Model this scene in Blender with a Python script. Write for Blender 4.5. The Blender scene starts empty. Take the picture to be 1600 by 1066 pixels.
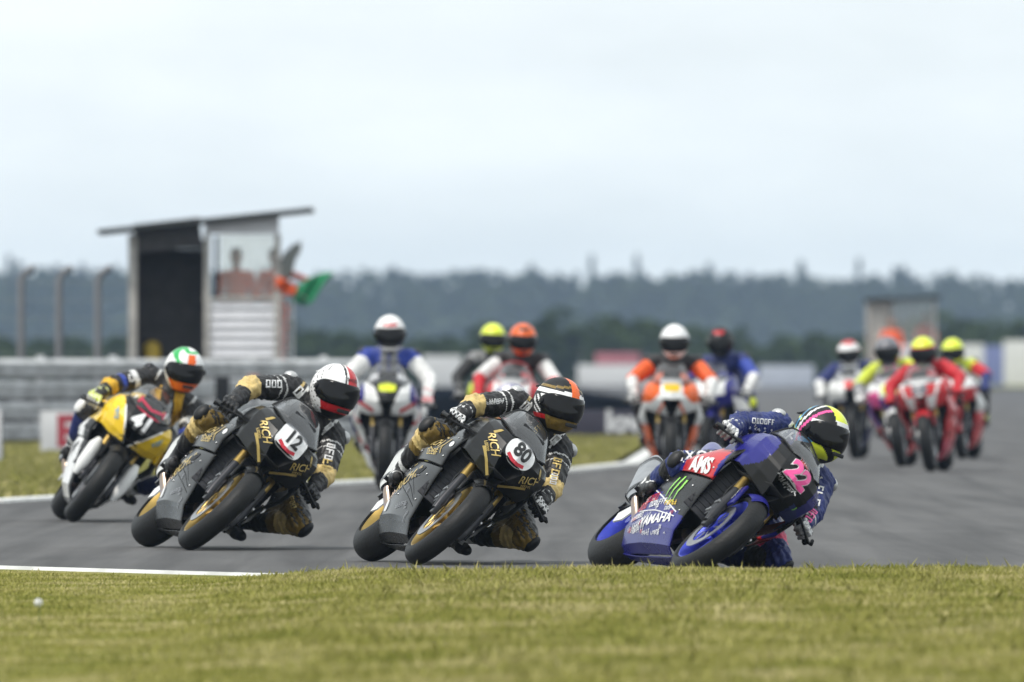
import bpy, bmesh, math, random
import numpy as np
from mathutils import Vector, Matrix, Euler
from mathutils.bvhtree import BVHTree

random.seed(7)
NR = np.random.default_rng(7)
SC = bpy.context.scene
COL = SC.collection
R = math.radians

# ------------------------------------------------------------------ camera
FPX = 500.0 / 36.0 * 1600.0          # focal length in photo pixels
CAMH, HORY = 1.04, 572.0             # camera height (m), pixel row of the horizon
cam_d = bpy.data.cameras.new('camera')
cam_d.lens = 500.0
cam_d.sensor_width = 36.0
cam_d.clip_start = 1.0
cam_d.clip_end = 12000.0
cam_d.dof.use_dof = True
cam_d.dof.focus_distance = 74.0
cam_d.dof.aperture_fstop = 6.3
cam_o = bpy.data.objects.new('camera', cam_d)
cam_o.location = (0, 0, CAMH)
cam_o.rotation_euler = (R(90) + (HORY - 533.0) / FPX, 0, 0)
COL.objects.link(cam_o)
SC.camera = cam_o

# ------------------------------------------------------------------ sky and sun
sun_from = Vector((-0.42, -0.38, 1.0)).normalized()
world = bpy.data.worlds.new('World')
SC.world = world
world.use_nodes = True
wn, wl = world.node_tree.nodes, world.node_tree.links
wn.clear()
w_out = wn.new('ShaderNodeOutputWorld')
w_mix = wn.new('ShaderNodeMixShader')
w_sky = wn.new('ShaderNodeTexSky')
w_sky.sky_type = 'NISHITA'
w_sky.sun_disc = False
w_sky.sun_elevation = math.asin(sun_from.z)
w_sky.sun_rotation = math.atan2(sun_from.x, sun_from.y)
w_sky.air_density = 1.2
w_sky.dust_density = 2.5
w_b1 = wn.new('ShaderNodeBackground')
w_b1.inputs[1].default_value = 0.12
w_b2 = wn.new('ShaderNodeBackground')
w_b2.inputs[1].default_value = 1.19
w_tc = wn.new('ShaderNodeTexCoord')
w_map = wn.new('ShaderNodeMapping')
w_map.inputs['Scale'].default_value = (1.0, 1.0, 3.4)
w_n1 = wn.new('ShaderNodeTexNoise')
w_n1.inputs['Scale'].default_value = 22.0
w_n1.inputs['Detail'].default_value = 6.0
w_n1.inputs['Roughness'].default_value = 0.55
w_r1 = wn.new('ShaderNodeValToRGB')
w_r1.color_ramp.elements[0].position = 0.30
w_r1.color_ramp.elements[0].color = (0.80, 0.868, 0.893, 1)
w_r1.color_ramp.elements[1].position = 0.68
w_r1.color_ramp.elements[1].color = (0.852, 0.905, 0.915, 1)
w_r2 = wn.new('ShaderNodeMapRange')
w_r2.inputs['From Min'].default_value = 0.30
w_r2.inputs['From Max'].default_value = 0.62
w_r2.inputs['To Min'].default_value = 0.86
w_r2.inputs['To Max'].default_value = 1.0
wl.new(w_tc.outputs['Generated'], w_map.inputs['Vector'])
wl.new(w_map.outputs['Vector'], w_n1.inputs['Vector'])
wl.new(w_n1.outputs['Fac'], w_r1.inputs['Fac'])
wl.new(w_n1.outputs['Fac'], w_r2.inputs['Value'])
wl.new(w_r1.outputs['Color'], w_b2.inputs['Color'])
wl.new(w_sky.outputs['Color'], w_b1.inputs['Color'])
wl.new(w_r2.outputs['Result'], w_mix.inputs['Fac'])
wl.new(w_b1.outputs[0], w_mix.inputs[1])
wl.new(w_b2.outputs[0], w_mix.inputs[2])
wl.new(w_mix.outputs[0], w_out.inputs['Surface'])

sun_d = bpy.data.lights.new('sun', 'SUN')
sun_d.energy = 2.6
sun_d.angle = R(7)
sun_d.color = (1.0, 0.95, 0.88)
sun_o = bpy.data.objects.new('sun', sun_d)
sun_o.rotation_euler = sun_from.to_track_quat('Z', 'Y').to_euler()
sun_o.location = (0, 60, 40)
COL.objects.link(sun_o)

SC.view_settings.view_transform = 'Standard'
SC.view_settings.look = 'None'
SC.view_settings.exposure = 0.06
SC.view_settings.gamma = 1.0
SC.view_settings.use_curve_mapping = False
SC.render.engine = 'CYCLES'
SC.cycles.use_denoising = True
SC.cycles.max_bounces = 6
SC.cycles.volume_bounces = 1
SC.cycles.transparent_max_bounces = 8

def px(x, y, Y):
    """photo pixel at depth Y -> world point"""
    s = FPX / Y
    return Vector(((x - 800.0) / s, Y, CAMH - (y - HORY) / s))

def ground_px(x, y):
    s = (y - HORY) / CAMH
    return Vector(((x - 800.0) / s, FPX / s, 0.0))

# ------------------------------------------------------------------ materials
MATS = {}
def mat(name, col, rough=0.5, metal=0.0, var=0.10, scale=18.0, bump=0.0, bscale=120.0, coat=0.0, spec=0.5, two=None):
    """procedural principled material; colour drifts by `var` through a noise"""
    if name in MATS:
        return MATS[name]
    m = bpy.data.materials.new(name)
    m.use_nodes = True
    n, l = m.node_tree.nodes, m.node_tree.links
    b = n['Principled BSDF']
    b.inputs['Roughness'].default_value = rough
    b.inputs['Metallic'].default_value = metal
    b.inputs['Specular IOR Level'].default_value = spec
    b.inputs['Coat Weight'].default_value = coat
    b.inputs['Coat Roughness'].default_value = 0.08
    tc = n.new('ShaderNodeTexCoord')
    nz = n.new('ShaderNodeTexNoise')
    nz.inputs['Scale'].default_value = scale
    nz.inputs['Detail'].default_value = 4.0
    l.new(tc.outputs['Object'], nz.inputs['Vector'])
    rp = n.new('ShaderNodeValToRGB')
    c2 = two if two else tuple(min(1, c * (1 + var)) for c in col)
    c1 = col if two else tuple(c * (1 - var) for c in col)
    rp.color_ramp.elements[0].position = 0.35
    rp.color_ramp.elements[0].color = (*c1, 1)
    rp.color_ramp.elements[1].position = 0.65
    rp.color_ramp.elements[1].color = (*c2, 1)
    l.new(nz.outputs['Fac'], rp.inputs['Fac'])
    l.new(rp.outputs['Color'], b.inputs['Base Color'])
    mr = n.new('ShaderNodeMapRange')
    mr.inputs['To Min'].default_value = max(0.02, rough * 0.85)
    mr.inputs['To Max'].default_value = min(1, rough * 1.15)
    l.new(nz.outputs['Fac'], mr.inputs['Value'])
    l.new(mr.outputs['Result'], b.inputs['Roughness'])
    if bump > 0:
        n2 = n.new('ShaderNodeTexNoise')
        n2.inputs['Scale'].default_value = bscale
        n2.inputs['Detail'].default_value = 3.0
        l.new(tc.outputs['Object'], n2.inputs['Vector'])
        bp = n.new('ShaderNodeBump')
        bp.inputs['Strength'].default_value = bump
        bp.inputs['Distance'].default_value = 0.01
        l.new(n2.outputs['Fac'], bp.inputs['Height'])
        l.new(bp.outputs['Normal'], b.inputs['Normal'])
    MATS[name] = m
    return m

def paint(name, col, rough=0.28, metal=0.0):
    return mat(name, col, rough, metal, var=0.07, scale=9.0, coat=0.12, spec=.4)

def leather(name, col, rough=0.5):
    return mat(name, col, rough, var=0.2, scale=14.0, bump=0.9, bscale=34.0, spec=0.34)

def glass(name, tint, gloss=0.12, dust_veil=0.6):
    if name in MATS:
        return MATS[name]
    m = bpy.data.materials.new(name)
    m.use_nodes = True
    n, l = m.node_tree.nodes, m.node_tree.links
    n.clear()
    o = n.new('ShaderNodeOutputMaterial')
    t = n.new('ShaderNodeBsdfTransparent')
    g = n.new('ShaderNodeBsdfGlossy')
    g.inputs['Roughness'].default_value = 0.12
    d = n.new('ShaderNodeBsdfDiffuse')
    d.inputs['Color'].default_value = (*[c * dust_veil for c in tint], 1)
    nz = n.new('ShaderNodeTexNoise')
    nz.inputs['Scale'].default_value = 6.0
    tc = n.new('ShaderNodeTexCoord')
    l.new(tc.outputs['Object'], nz.inputs['Vector'])
    mr = n.new('ShaderNodeMapRange')
    mr.inputs['To Min'].default_value = gloss * 0.6
    mr.inputs['To Max'].default_value = gloss * 2.0
    l.new(nz.outputs['Fac'], mr.inputs['Value'])
    fr = n.new('ShaderNodeFresnel')
    fr.inputs['IOR'].default_value = 1.5
    t.inputs['Color'].default_value = (*tint, 1)
    m1 = n.new('ShaderNodeMixShader')
    m2 = n.new('ShaderNodeMixShader')
    l.new(mr.outputs['Result'], m1.inputs['Fac'])
    l.new(t.outputs[0], m1.inputs[1])
    l.new(d.outputs[0], m1.inputs[2])
    l.new(fr.outputs[0], m2.inputs['Fac'])
    l.new(m1.outputs[0], m2.inputs[1])
    l.new(g.outputs[0], m2.inputs[2])
    l.new(m2.outputs[0], o.inputs['Surface'])
    MATS[name] = m
    return m

BLACK = mat('matt_black', (0.009, 0.009, 0.010), 0.5, spec=.35)
DARKM = mat('dark_metal', (0.05, 0.05, 0.055), 0.38, 0.8)
STEEL = mat('brushed_steel', (0.45, 0.45, 0.46), 0.32, 1.0)
GOLDM = mat('gold_anodised', (0.42, 0.29, 0.09), 0.42, 0.9)
TYRE = mat('tyre_rubber', (0.007, 0.007, 0.0073), 0.55, var=0.35, scale=11, bump=0.25, bscale=70, spec=0.34)
CARBON = mat('carbon', (0.012, 0.012, 0.013), 0.28, 0.0, var=.3, scale=40, spec=.4)
WHITEP = paint('white_paint', (0.78, 0.78, 0.77))
SCREEN = glass('tinted_screen', (0.62, 0.63, 0.66), 0.10)

# ------------------------------------------------------------------ mesh collecting
class MB:
    def __init__(self):
        self.v, self.f, self.m = [], [], []
    def add(self, vs, fs, mi=0):
        o = len(self.v)
        self.v += [tuple(p) for p in vs]
        self.f += [tuple(i + o for i in f) for f in fs]
        self.m += [mi] * len(fs)
        return self
    def grid(self, g, mi=0, close_u=False, close_v=False, flip=False):
        nu, nv = len(g), len(g[0])
        vs = [p for row in g for p in row]
        fs = []
        for i in range(nu if close_u else nu - 1):
            for j in range(nv if close_v else nv - 1):
                a, b = i * nv + j, i * nv + (j + 1) % nv
                c, d = ((i + 1) % nu) * nv + (j + 1) % nv, ((i + 1) % nu) * nv + j
                fs.append((a, d, c, b) if flip else (a, b, c, d))
        return self.add(vs, fs, mi)
    def box(self, c, size, rot=None, mi=0, bev=0.0, taper=1.0):
        sx, sy, sz = [k / 2 for k in size]
        M = rot if rot else Matrix.Identity(3)
        c = Vector(c)
        if bev <= 0:
            vs = [c + M @ Vector((x * sx * (taper if z > 0 else 1), y * sy * (taper if z > 0 else 1), z * sz)) for x in (-1, 1) for y in (-1, 1) for z in (-1, 1)]
            return self.add(vs, [(0, 1, 3, 2), (4, 6, 7, 5), (0, 4, 5, 1), (2, 3, 7, 6), (0, 2, 6, 4), (1, 5, 7, 3)], mi)
        bm = bmesh.new()
        bmesh.ops.create_cube(bm, size=2)
        for w in bm.verts:
            k = taper if w.co.z > 0 else 1
            w.co = Vector((w.co.x * sx * k, w.co.y * sy * k, w.co.z * sz))
        bmesh.ops.bevel(bm, geom=bm.edges[:], offset=bev, segments=2, affect='EDGES', profile=0.7)
        bm.verts.index_update()
        vs = [c + M @ w.co for w in bm.verts]
        fs = [[w.index for w in f.verts] for f in bm.faces]
        bm.free()
        return self.add(vs, fs, mi)
    def beam(self, a, b, w, h, mi=0, bev=0.0):
        a, b = Vector(a), Vector(b)
        d = b - a
        z = d.normalized()
        up = Vector((0, 1, 0)) if abs(z.y) < 0.9 else Vector((1, 0, 0))
        x = up.cross(z).normalized()
        y = z.cross(x)
        return self.box((a + b) / 2, (w, h, d.length), Matrix((x, y, z)).transposed(), mi, bev)
    def tube(self, pts, r, n=12, mi=0, cap=True):
        pts = [Vector(p) for p in pts]
        rs = r if isinstance(r, (list, tuple)) else [r] * len(pts)
        rings, xprev = [], None
        for i, p in enumerate(pts):
            t = (pts[min(i + 1, len(pts) - 1)] - pts[max(i - 1, 0)]).normalized()
            if xprev is None:
                up = Vector((0, 0, 1)) if abs(t.z) < 0.9 else Vector((1, 0, 0))
                x = up.cross(t).normalized()
            else:
                x = (xprev - t * xprev.dot(t)).normalized()
            xprev = x
            y = t.cross(x)
            rings.append([p + (x * math.cos(a) + y * math.sin(a)) * rs[i] for a in [2 * math.pi * k / n for k in range(n)]])
        o = len(self.v)
        self.grid(rings, mi, close_v=True)
        if cap:
            self.f.append(tuple(o + k for k in range(n))[::-1]); self.m.append(mi)
            e = o + (len(pts) - 1) * n
            self.f.append(tuple(e + k for k in range(n))); self.m.append(mi)
        return self
    def cap(self, a, b, ra, rb=None, n=12, mi=0):
        """round cone"""
        a, b = Vector(a), Vector(b)
        rb = ra if rb is None else rb
        d = (b - a)
        t = d.normalized() if d.length > 1e-6 else Vector((0, 0, 1))
        up = Vector((0, 0, 1)) if abs(t.z) < 0.9 else Vector((1, 0, 0))
        x = up.cross(t).normalized()
        y = t.cross(x)
        rings = []
        for k in range(5):
            q = -math.pi / 2 + math.pi / 2 * (k + 0.15) / 4.15
            rings.append((a + t * ra * math.sin(q), ra * math.cos(q)))
        for k in range(5):
            q = math.pi / 2 * k / 4.15
            rings.append((b + t * rb * math.sin(q), rb * math.cos(q)))
        o = len(self.v)
        self.grid([[c + (x * math.cos(w) + y * math.sin(w)) * r for w in [2 * math.pi * k / n for k in range(n)]] for c, r in rings], mi, close_v=True)
        self.f.append(tuple(o + k for k in range(n))[::-1]); self.m.append(mi)
        e = o + 9 * n
        self.f.append(tuple(e + k for k in range(n))); self.m.append(mi)
        return self
    def ell(self, c, rad, rot=None, nu=16, nv=10, mi=0):
        c = Vector(c)
        M = rot if rot else Matrix.Identity(3)
        o = len(self.v)
        g = []
        for j in range(1, nv):
            q = -math.pi / 2 + math.pi * j / nv
            g.append([c + M @ Vector((rad[0] * math.cos(q) * math.cos(a), rad[1] * math.cos(q) * math.sin(a), rad[2] * math.sin(q))) for a in [2 * math.pi * k / nu for k in range(nu)]])
        self.grid(g, mi, close_v=True)
        b, t = len(self.v), len(self.v) + 1
        self.v += [tuple(c + M @ Vector((0, 0, -rad[2]))), tuple(c + M @ Vector((0, 0, rad[2])))]
        e = o + (nv - 2) * nu
        for k in range(nu):
            self.f.append((b, o + (k + 1) % nu, o + k)); self.m.append(mi)
            self.f.append((t, e + k, e + (k + 1) % nu)); self.m.append(mi)
        return self
    def lathe(self, prof, c, n=48, mi=0, a0=0.0, a1=2 * math.pi, closed=True):
        """prof: (radius, y) closed loop turned round the Y axis through c"""
        c = Vector(c)
        full = abs(a1 - a0 - 2 * math.pi) < 1e-6
        cnt = n if full else n + 1
        g = []
        for i in range(cnt):
            a = a0 + (a1 - a0) * i / n
            g.append([c + Vector((r * math.cos(a), y, r * math.sin(a))) for r, y in prof])
        return self.grid(g, mi, close_u=full, close_v=closed)
    def mesh(self, name, mats, smooth=True, pred=None, angle=40):
        me = bpy.data.meshes.new(name)
        me.from_pydata(self.v, [], self.f)
        for m in (mats if isinstance(mats, (list, tuple)) else [mats]):
            me.materials.append(m)
        if pred:
            idx = [pred(p.center) for p in me.polygons]
        else:
            idx = self.m
        me.polygons.foreach_set('material_index', idx)
        bm = bmesh.new()
        bm.from_mesh(me)
        bmesh.ops.recalc_face_normals(bm, faces=bm.faces)
        bm.to_mesh(me)
        bm.free()
        if smooth:
            me.polygons.foreach_set('use_smooth', [True] * len(me.polygons))
            me.set_sharp_from_angle(angle=R(angle))
        me.update()
        return me
    def build(self, name, mats, parent=None, smooth=True, pred=None, angle=40):
        return link(name, self.mesh(name, mats, smooth, pred, angle), parent)

def link(name, data, parent=None):
    o = bpy.data.objects.new(name, data)
    COL.objects.link(o)
    if parent is not None:
        o.parent = parent
    return o

def tag(o, label=None, cat=None, group=None, kind=None):
    if label: o['label'] = label
    if cat: o['category'] = cat
    if group: o['group'] = group
    if kind: o['kind'] = kind
    return o

def empty(name, loc=(0, 0, 0), rot=None):
    o = bpy.data.objects.new(name, None)
    o.empty_display_size = 0.1
    COL.objects.link(o)
    o.location = loc
    if rot is not None:
        o.rotation_euler = rot.to_euler()
    return o

def cat_rom(P, t):
    """P list of Vectors, t in 0..1"""
    n = len(P) - 1
    x = min(max(t, 0), 1) * n
    i = min(int(x), n - 1)
    u = x - i
    p0, p1, p2, p3 = P[max(i - 1, 0)], P[i], P[i + 1], P[min(i + 2, n)]
    return 0.5 * ((2 * p1) + (p2 - p0) * u + (2 * p0 - 5 * p1 + 4 * p2 - p3) * u * u + (3 * p1 - p0 - 3 * p2 + p3) * u ** 3)

def loft_rows(rows, per, nv):
    """smooth along each row, straight between rows: crisp creases; `per` steps between rows"""
    fine = [[cat_rom([Vector(p) for p in r], j / (nv - 1)) for j in range(nv)] for r in rows]
    out = []
    for a, b in zip(fine[:-1], fine[1:]):
        for k in range(per):
            out.append([p.lerp(q, k / per) for p, q in zip(a, b)])
    out.append(fine[-1])
    return out

def facet(rows, per):
    """straight both ways: flat facets, each split per x per"""
    wide = []
    for r in rows:
        w = []
        for a, b in zip(r[:-1], r[1:]):
            w += [Vector(a).lerp(Vector(b), k / per) for k in range(per)]
        wide.append(w + [Vector(r[-1])])
    out = []
    for a, b in zip(wide[:-1], wide[1:]):
        out += [[p.lerp(q, k / per) for p, q in zip(a, b)] for k in range(per)]
    return out + [wide[-1]]

def loft(rows, nu, nv):
    """rows: control rows of Vectors -> smooth grid nu x nv"""
    rows = [[Vector(p) for p in r] for r in rows]
    fine = [[cat_rom(r, j / (nv - 1)) for j in range(nv)] for r in rows]
    return [[cat_rom([fr[j] for fr in fine], i / (nu - 1)) for j in range(nv)] for i in range(nu)]

def half_sections(secs):
    return [[Vector((x, y, z)) for y, z in pts] for x, pts in secs]

def mirror_grid(g):
    """half rows from the top centre outwards -> full rows right side to left side"""
    return [[Vector((p.x, -p.y, p.z)) for p in row[::-1]] + row[1:] for row in g]

def thicken(me_obj, t):
    md = me_obj.modifiers.new('thickness', 'SOLIDIFY')
    md.thickness = t
    md.offset = -1
    return me_obj

def remesh(mb, voxel, smooth=4):
    me = bpy.data.meshes.new('tmp')
    me.from_pydata(mb.v, [], mb.f)
    o = bpy.data.objects.new('tmp', me)
    COL.objects.link(o)
    md = o.modifiers.new('r', 'REMESH')
    md.mode = 'VOXEL'
    md.voxel_size = voxel
    sm = o.modifiers.new('s', 'SMOOTH')
    sm.factor = 0.5
    sm.iterations = smooth
    dg = bpy.context.evaluated_depsgraph_get()
    out = bpy.data.meshes.new_from_object(o.evaluated_get(dg))
    bpy.data.objects.remove(o)
    bpy.data.meshes.remove(me)
    out.polygons.foreach_set('use_smooth', [True] * len(out.polygons))
    return out

# ------------------------------------------------------------------ lettering and flat print laid on surfaces
TXT = {}
def finer(vs, fs, step=.16):
    """split long edges so that flat print can follow a curved panel"""
    bm = bmesh.new()
    bv = [bm.verts.new((a, b, 0)) for a, b in vs]
    for f in fs:
        try: bm.faces.new([bv[i] for i in f])
        except ValueError: pass
    for _ in range(4):
        bmesh.ops.triangulate(bm, faces=bm.faces[:])
        es = [e for e in bm.edges if e.calc_length() > step]
        if not es: break
        bmesh.ops.subdivide_edges(bm, edges=es, cuts=1)
    bmesh.ops.triangulate(bm, faces=bm.faces[:])
    bm.verts.index_update()
    out = [(v.co.x, v.co.y) for v in bm.verts], [tuple(v.index for v in f.verts) for f in bm.faces]
    bm.free()
    return out
def text2d(s, bold=0.012, shear=0.0):
    k = (s, bold, shear)
    if k not in TXT:
        c = bpy.data.curves.new('t', 'FONT')
        c.body = s
        c.size = 1.0
        c.offset = bold
        c.shear = shear
        c.align_x = 'CENTER'
        c.align_y = 'CENTER'
        c.resolution_u = 3
        o = bpy.data.objects.new('t', c)
        COL.objects.link(o)
        dg = bpy.context.evaluated_depsgraph_get()
        me = bpy.data.meshes.new_from_object(o.evaluated_get(dg))
        vs, fs = finer([(v.co.x, v.co.y) for v in me.vertices], [tuple(p.vertices) for p in me.polygons])
        bpy.data.objects.remove(o)
        bpy.data.meshes.remove(me)
        TXT[k] = (vs, fs)
    return TXT[k]

def bvh_of(o):
    me = o.data
    return BVHTree.FromPolygons([v.co for v in me.vertices], [tuple(p.vertices) for p in me.polygons])

def lay(bvh, vs, fs, origin, xd, yd, off=0.003, reach=0.6):
    """drop 2D points (metres in the xd/yd plane at origin) onto the surface along -normal"""
    origin, xd, yd = Vector(origin), Vector(xd).normalized(), Vector(yd).normalized()
    n = xd.cross(yd).normalized()
    out, ok = [], []
    for a, b in vs:
        p = origin + xd * a + yd * b
        h, hn, _, dist = bvh.ray_cast(p + n * 0.3, -n, reach)
        if h is None:
            out.append(p); ok.append(False)
        else:
            if hn.dot(n) < 0: hn = -hn
            out.append(h + (hn * 0.6 + n * 0.4) * off); ok.append(True)
    keep = [f for f in fs if all(ok[i] for i in f)]
    return out, keep

def print_on(name, parent, bvh, vs, fs, material, origin, xd, yd, off=0.003):
    pv, pf = lay(bvh, vs, fs, origin, xd, yd, off)
    if not pf:
        return None
    me = bpy.data.meshes.new(name)
    used = sorted({i for f in pf for i in f})
    mp = {i: k for k, i in enumerate(used)}
    me.from_pydata([pv[i] for i in used], [], [tuple(mp[i] for i in f) for f in pf])
    me.materials.append(material)
    return link(name, me, parent)

def lettering(parent, bvh, s, size, material, origin, xd, yd, bold=0.012, shear=0.0, sx=1.0, off=0.004, name='lettering'):
    vs, fs = text2d(s, bold, shear)
    return print_on(name, parent, bvh, [(a * size * sx, b * size) for a, b in vs], fs, material, origin, xd, yd, off)

def stripe(parent, bvh, pts, w, material, origin, xd, yd, off=0.003, name='stripe', step=0.012):
    P = [Vector((a, b)) for a, b in pts]
    seg = []
    for a, b in zip(P[:-1], P[1:]):
        k = max(1, int((b - a).length / step))
        seg += [a.lerp(b, i / k) for i in range(k)]
    seg.append(P[-1])
    vs, fs = [], []
    ws = w if isinstance(w, (list, tuple)) else (w, w)
    for i, p in enumerate(seg):
        t = (seg[min(i + 1, len(seg) - 1)] - seg[max(i - 1, 0)])
        t = t.normalized() if t.length > 0 else Vector((1, 0))
        q = Vector((-t.y, t.x))
        ww = ws[0] + (ws[1] - ws[0]) * i / max(1, len(seg) - 1)
        vs += [tuple(p + q * ww / 2), tuple(p - q * ww / 2)]
        if i: fs.append((2 * i - 2, 2 * i - 1, 2 * i + 1, 2 * i))
    return print_on(name, parent, bvh, vs, fs, material, origin, xd, yd, off)

def disc2d(rx, ry, power=2.0, rings=6, n=40):
    vs, fs = [(0, 0)], []
    for r in range(1, rings + 1):
        for k in range(n):
            a = 2 * math.pi * k / n
            c, s = math.cos(a), math.sin(a)
            vs.append((rx * r / rings * math.copysign(abs(c) ** (2 / power), c), ry * r / rings * math.copysign(abs(s) ** (2 / power), s)))
    for k in range(n):
        fs.append((0, 1 + k, 1 + (k + 1) % n))
        for r in range(rings - 1):
            a, b = 1 + r * n, 1 + (r + 1) * n
            fs.append((a + k, b + k, b + (k + 1) % n, a + (k + 1) % n))
    return vs, fs
# ------------------------------------------------------------------ ground, track, kerbs
def ground_mat():
    m = bpy.data.materials.new('dry_grass_ground')
    m.use_nodes = True
    n, l = m.node_tree.nodes, m.node_tree.links
    b = n['Principled BSDF']
    b.inputs['Roughness'].default_value = .95
    b.inputs['Specular IOR Level'].default_value = .1
    tc = n.new('ShaderNodeTexCoord')
    a = n.new('ShaderNodeTexNoise'); a.inputs['Scale'].default_value = 1.1; a.inputs['Detail'].default_value = 8
    c = n.new('ShaderNodeTexNoise'); c.inputs['Scale'].default_value = 26; c.inputs['Detail'].default_value = 5
    r1 = n.new('ShaderNodeValToRGB')
    r1.color_ramp.elements[0].position = .36; r1.color_ramp.elements[0].color = (.16, .175, .028, 1)
    r1.color_ramp.elements[1].position = .66; r1.color_ramp.elements[1].color = (.27, .245, .075, 1)
    r2 = n.new('ShaderNodeValToRGB')
    r2.color_ramp.elements[0].position = .3; r2.color_ramp.elements[0].color = (.62, .62, .62, 1)
    r2.color_ramp.elements[1].position = .7; r2.color_ramp.elements[1].color = (1.12, 1.12, 1.12, 1)
    mx = n.new('ShaderNodeMixRGB'); mx.blend_type = 'MULTIPLY'; mx.inputs[0].default_value = 1
    l.new(tc.outputs['Object'], a.inputs['Vector']); l.new(tc.outputs['Object'], c.inputs['Vector'])
    l.new(a.outputs['Fac'], r1.inputs['Fac']); l.new(c.outputs['Fac'], r2.inputs['Fac'])
    l.new(r1.outputs['Color'], mx.inputs[1]); l.new(r2.outputs['Color'], mx.inputs[2])
    l.new(mx.outputs['Color'], b.inputs['Base Color'])
    return m
def asphalt_mat():
    m = bpy.data.materials.new('asphalt')
    m.use_nodes = True
    n, l = m.node_tree.nodes, m.node_tree.links
    b = n['Principled BSDF']
    b.inputs['Roughness'].default_value = .85
    b.inputs['Specular IOR Level'].default_value = .35
    tc = n.new('ShaderNodeTexCoord')
    mp = n.new('ShaderNodeMapping'); mp.inputs['Rotation'].default_value = (0, 0, R(-22)); mp.inputs['Scale'].default_value = (1.6, .035, 1)
    s = n.new('ShaderNodeTexNoise'); s.inputs['Scale'].default_value = 2.2; s.inputs['Detail'].default_value = 6; s.inputs['Distortion'].default_value = .6
    f = n.new('ShaderNodeTexNoise'); f.inputs['Scale'].default_value = 45; f.inputs['Detail'].default_value = 6
    p = n.new('ShaderNodeTexNoise'); p.inputs['Scale'].default_value = .35; p.inputs['Detail'].default_value = 5
    r1 = n.new('ShaderNodeValToRGB')
    r1.color_ramp.elements[0].position = .30; r1.color_ramp.elements[0].color = (.052, .051, .052, 1)
    r1.color_ramp.elements[1].position = .70; r1.color_ramp.elements[1].color = (.108, .106, .106, 1)
    r2 = n.new('ShaderNodeMapRange'); r2.inputs['From Min'].default_value = .3; r2.inputs['From Max'].default_value = .7; r2.inputs['To Min'].default_value = .78; r2.inputs['To Max'].default_value = 1.18
    r3 = n.new('ShaderNodeMapRange'); r3.inputs['From Min'].default_value = .3; r3.inputs['From Max'].default_value = .7; r3.inputs['To Min'].default_value = .88; r3.inputs['To Max'].default_value = 1.10
    m1 = n.new('ShaderNodeVectorMath'); m1.operation = 'SCALE'
    m2 = n.new('ShaderNodeVectorMath'); m2.operation = 'SCALE'
    l.new(tc.outputs['Object'], mp.inputs['Vector']); l.new(mp.outputs['Vector'], s.inputs['Vector'])
    l.new(tc.outputs['Object'], f.inputs['Vector']); l.new(tc.outputs['Object'], p.inputs['Vector'])
    l.new(s.outputs['Fac'], r1.inputs['Fac']); l.new(f.outputs['Fac'], r2.inputs['Value']); l.new(p.outputs['Fac'], r3.inputs['Value'])
    l.new(r1.outputs['Color'], m1.inputs[0]); l.new(r2.outputs['Result'], m1.inputs['Scale'])
    l.new(m1.outputs[0], m2.inputs[0]); l.new(r3.outputs['Result'], m2.inputs['Scale'])
    l.new(m2.outputs[0], b.inputs['Base Color'])
    bp = n.new('ShaderNodeBump'); bp.inputs['Strength'].default_value = .3; bp.inputs['Distance'].default_value = .006
    l.new(f.outputs['Fac'], bp.inputs['Height']); l.new(bp.outputs['Normal'], b.inputs['Normal'])
    return m
GROUND, ASPHALT = ground_mat(), asphalt_mat()
def sheet(name, pts, z, m):
    bm = bmesh.new()
    f = bm.faces.new([bm.verts.new((x, y, z)) for x, y in pts])
    bmesh.ops.triangulate(bm, faces=[f], ngon_method='EAR_CLIP')
    bmesh.ops.recalc_face_normals(bm, faces=bm.faces)
    if bm.faces[:][0].normal.z < 0: bmesh.ops.reverse_faces(bm, faces=bm.faces)
    me = bpy.data.meshes.new(name)
    bm.to_mesh(me); bm.free()
    me.materials.append(m)
    return tag(link(name, me), kind='structure')
sheet('ground', [(-2500, -60), (2500, -60), (2500, 3600), (-2500, 3600)], 0, GROUND)
NEAR_EDGE = [(-45, 123), (-12, 89), (-5, 75), (-2.5, 69.9), (-1.2, 67.4), (0, 66.2), (1.5, 65.7), (4, 65.4), (10, 64.6), (40, 58)]
NEAR_EDGE = [(x * CAMH, y * CAMH) for x, y in NEAR_EDGE]
FAR_EDGE = [(-40, 150), (-8, 106), (-4.6, 103.4), (-3.7, 103.6), (-2.9, 110.5), (-1.5, 119), (.6, 134.5), (1.3, 144), (1.87, 174), (2.5, 227), (3.0, 304), (3.7, 470), (2.6, 640), (-6, 690), (-120, 720)]
FAR_EDGE = [(x * CAMH, y * CAMH) for x, y in FAR_EDGE]
sheet('track', NEAR_EDGE + [(48, 200), (48, 560), (20, 640), (12, 720), (0, 785), (-120, 850)] + FAR_EDGE[::-1], .004, ASPHALT)
KERB = mat('worn_white_kerb', (.50, .50, .48), .7, var=.0, two=(.74, .74, .72), scale=3.5)
def kerb(pts, w, h, side):
    mb = MB()
    P = [Vector((x, y, 0)) for x, y in pts]
    rows = []
    for i, p in enumerate(P):
        t = (P[min(i + 1, len(P) - 1)] - P[max(i - 1, 0)]).normalized()
        q = Vector((-t.y, t.x, 0)) * side
        rows.append([p + Vector((0, 0, .0045)), p + q * .01 + Vector((0, 0, h)), p + q * (w - .02) + Vector((0, 0, h * 1.15)), p + q * w + Vector((0, 0, .0))])
    mb.grid(rows)
    return tag(mb.build('kerb', KERB, smooth=False), kind='structure')
kerb(FAR_EDGE[1:10], .20, .026, 1)
kerb(NEAR_EDGE[1:7], .16, .020, -1)

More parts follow.
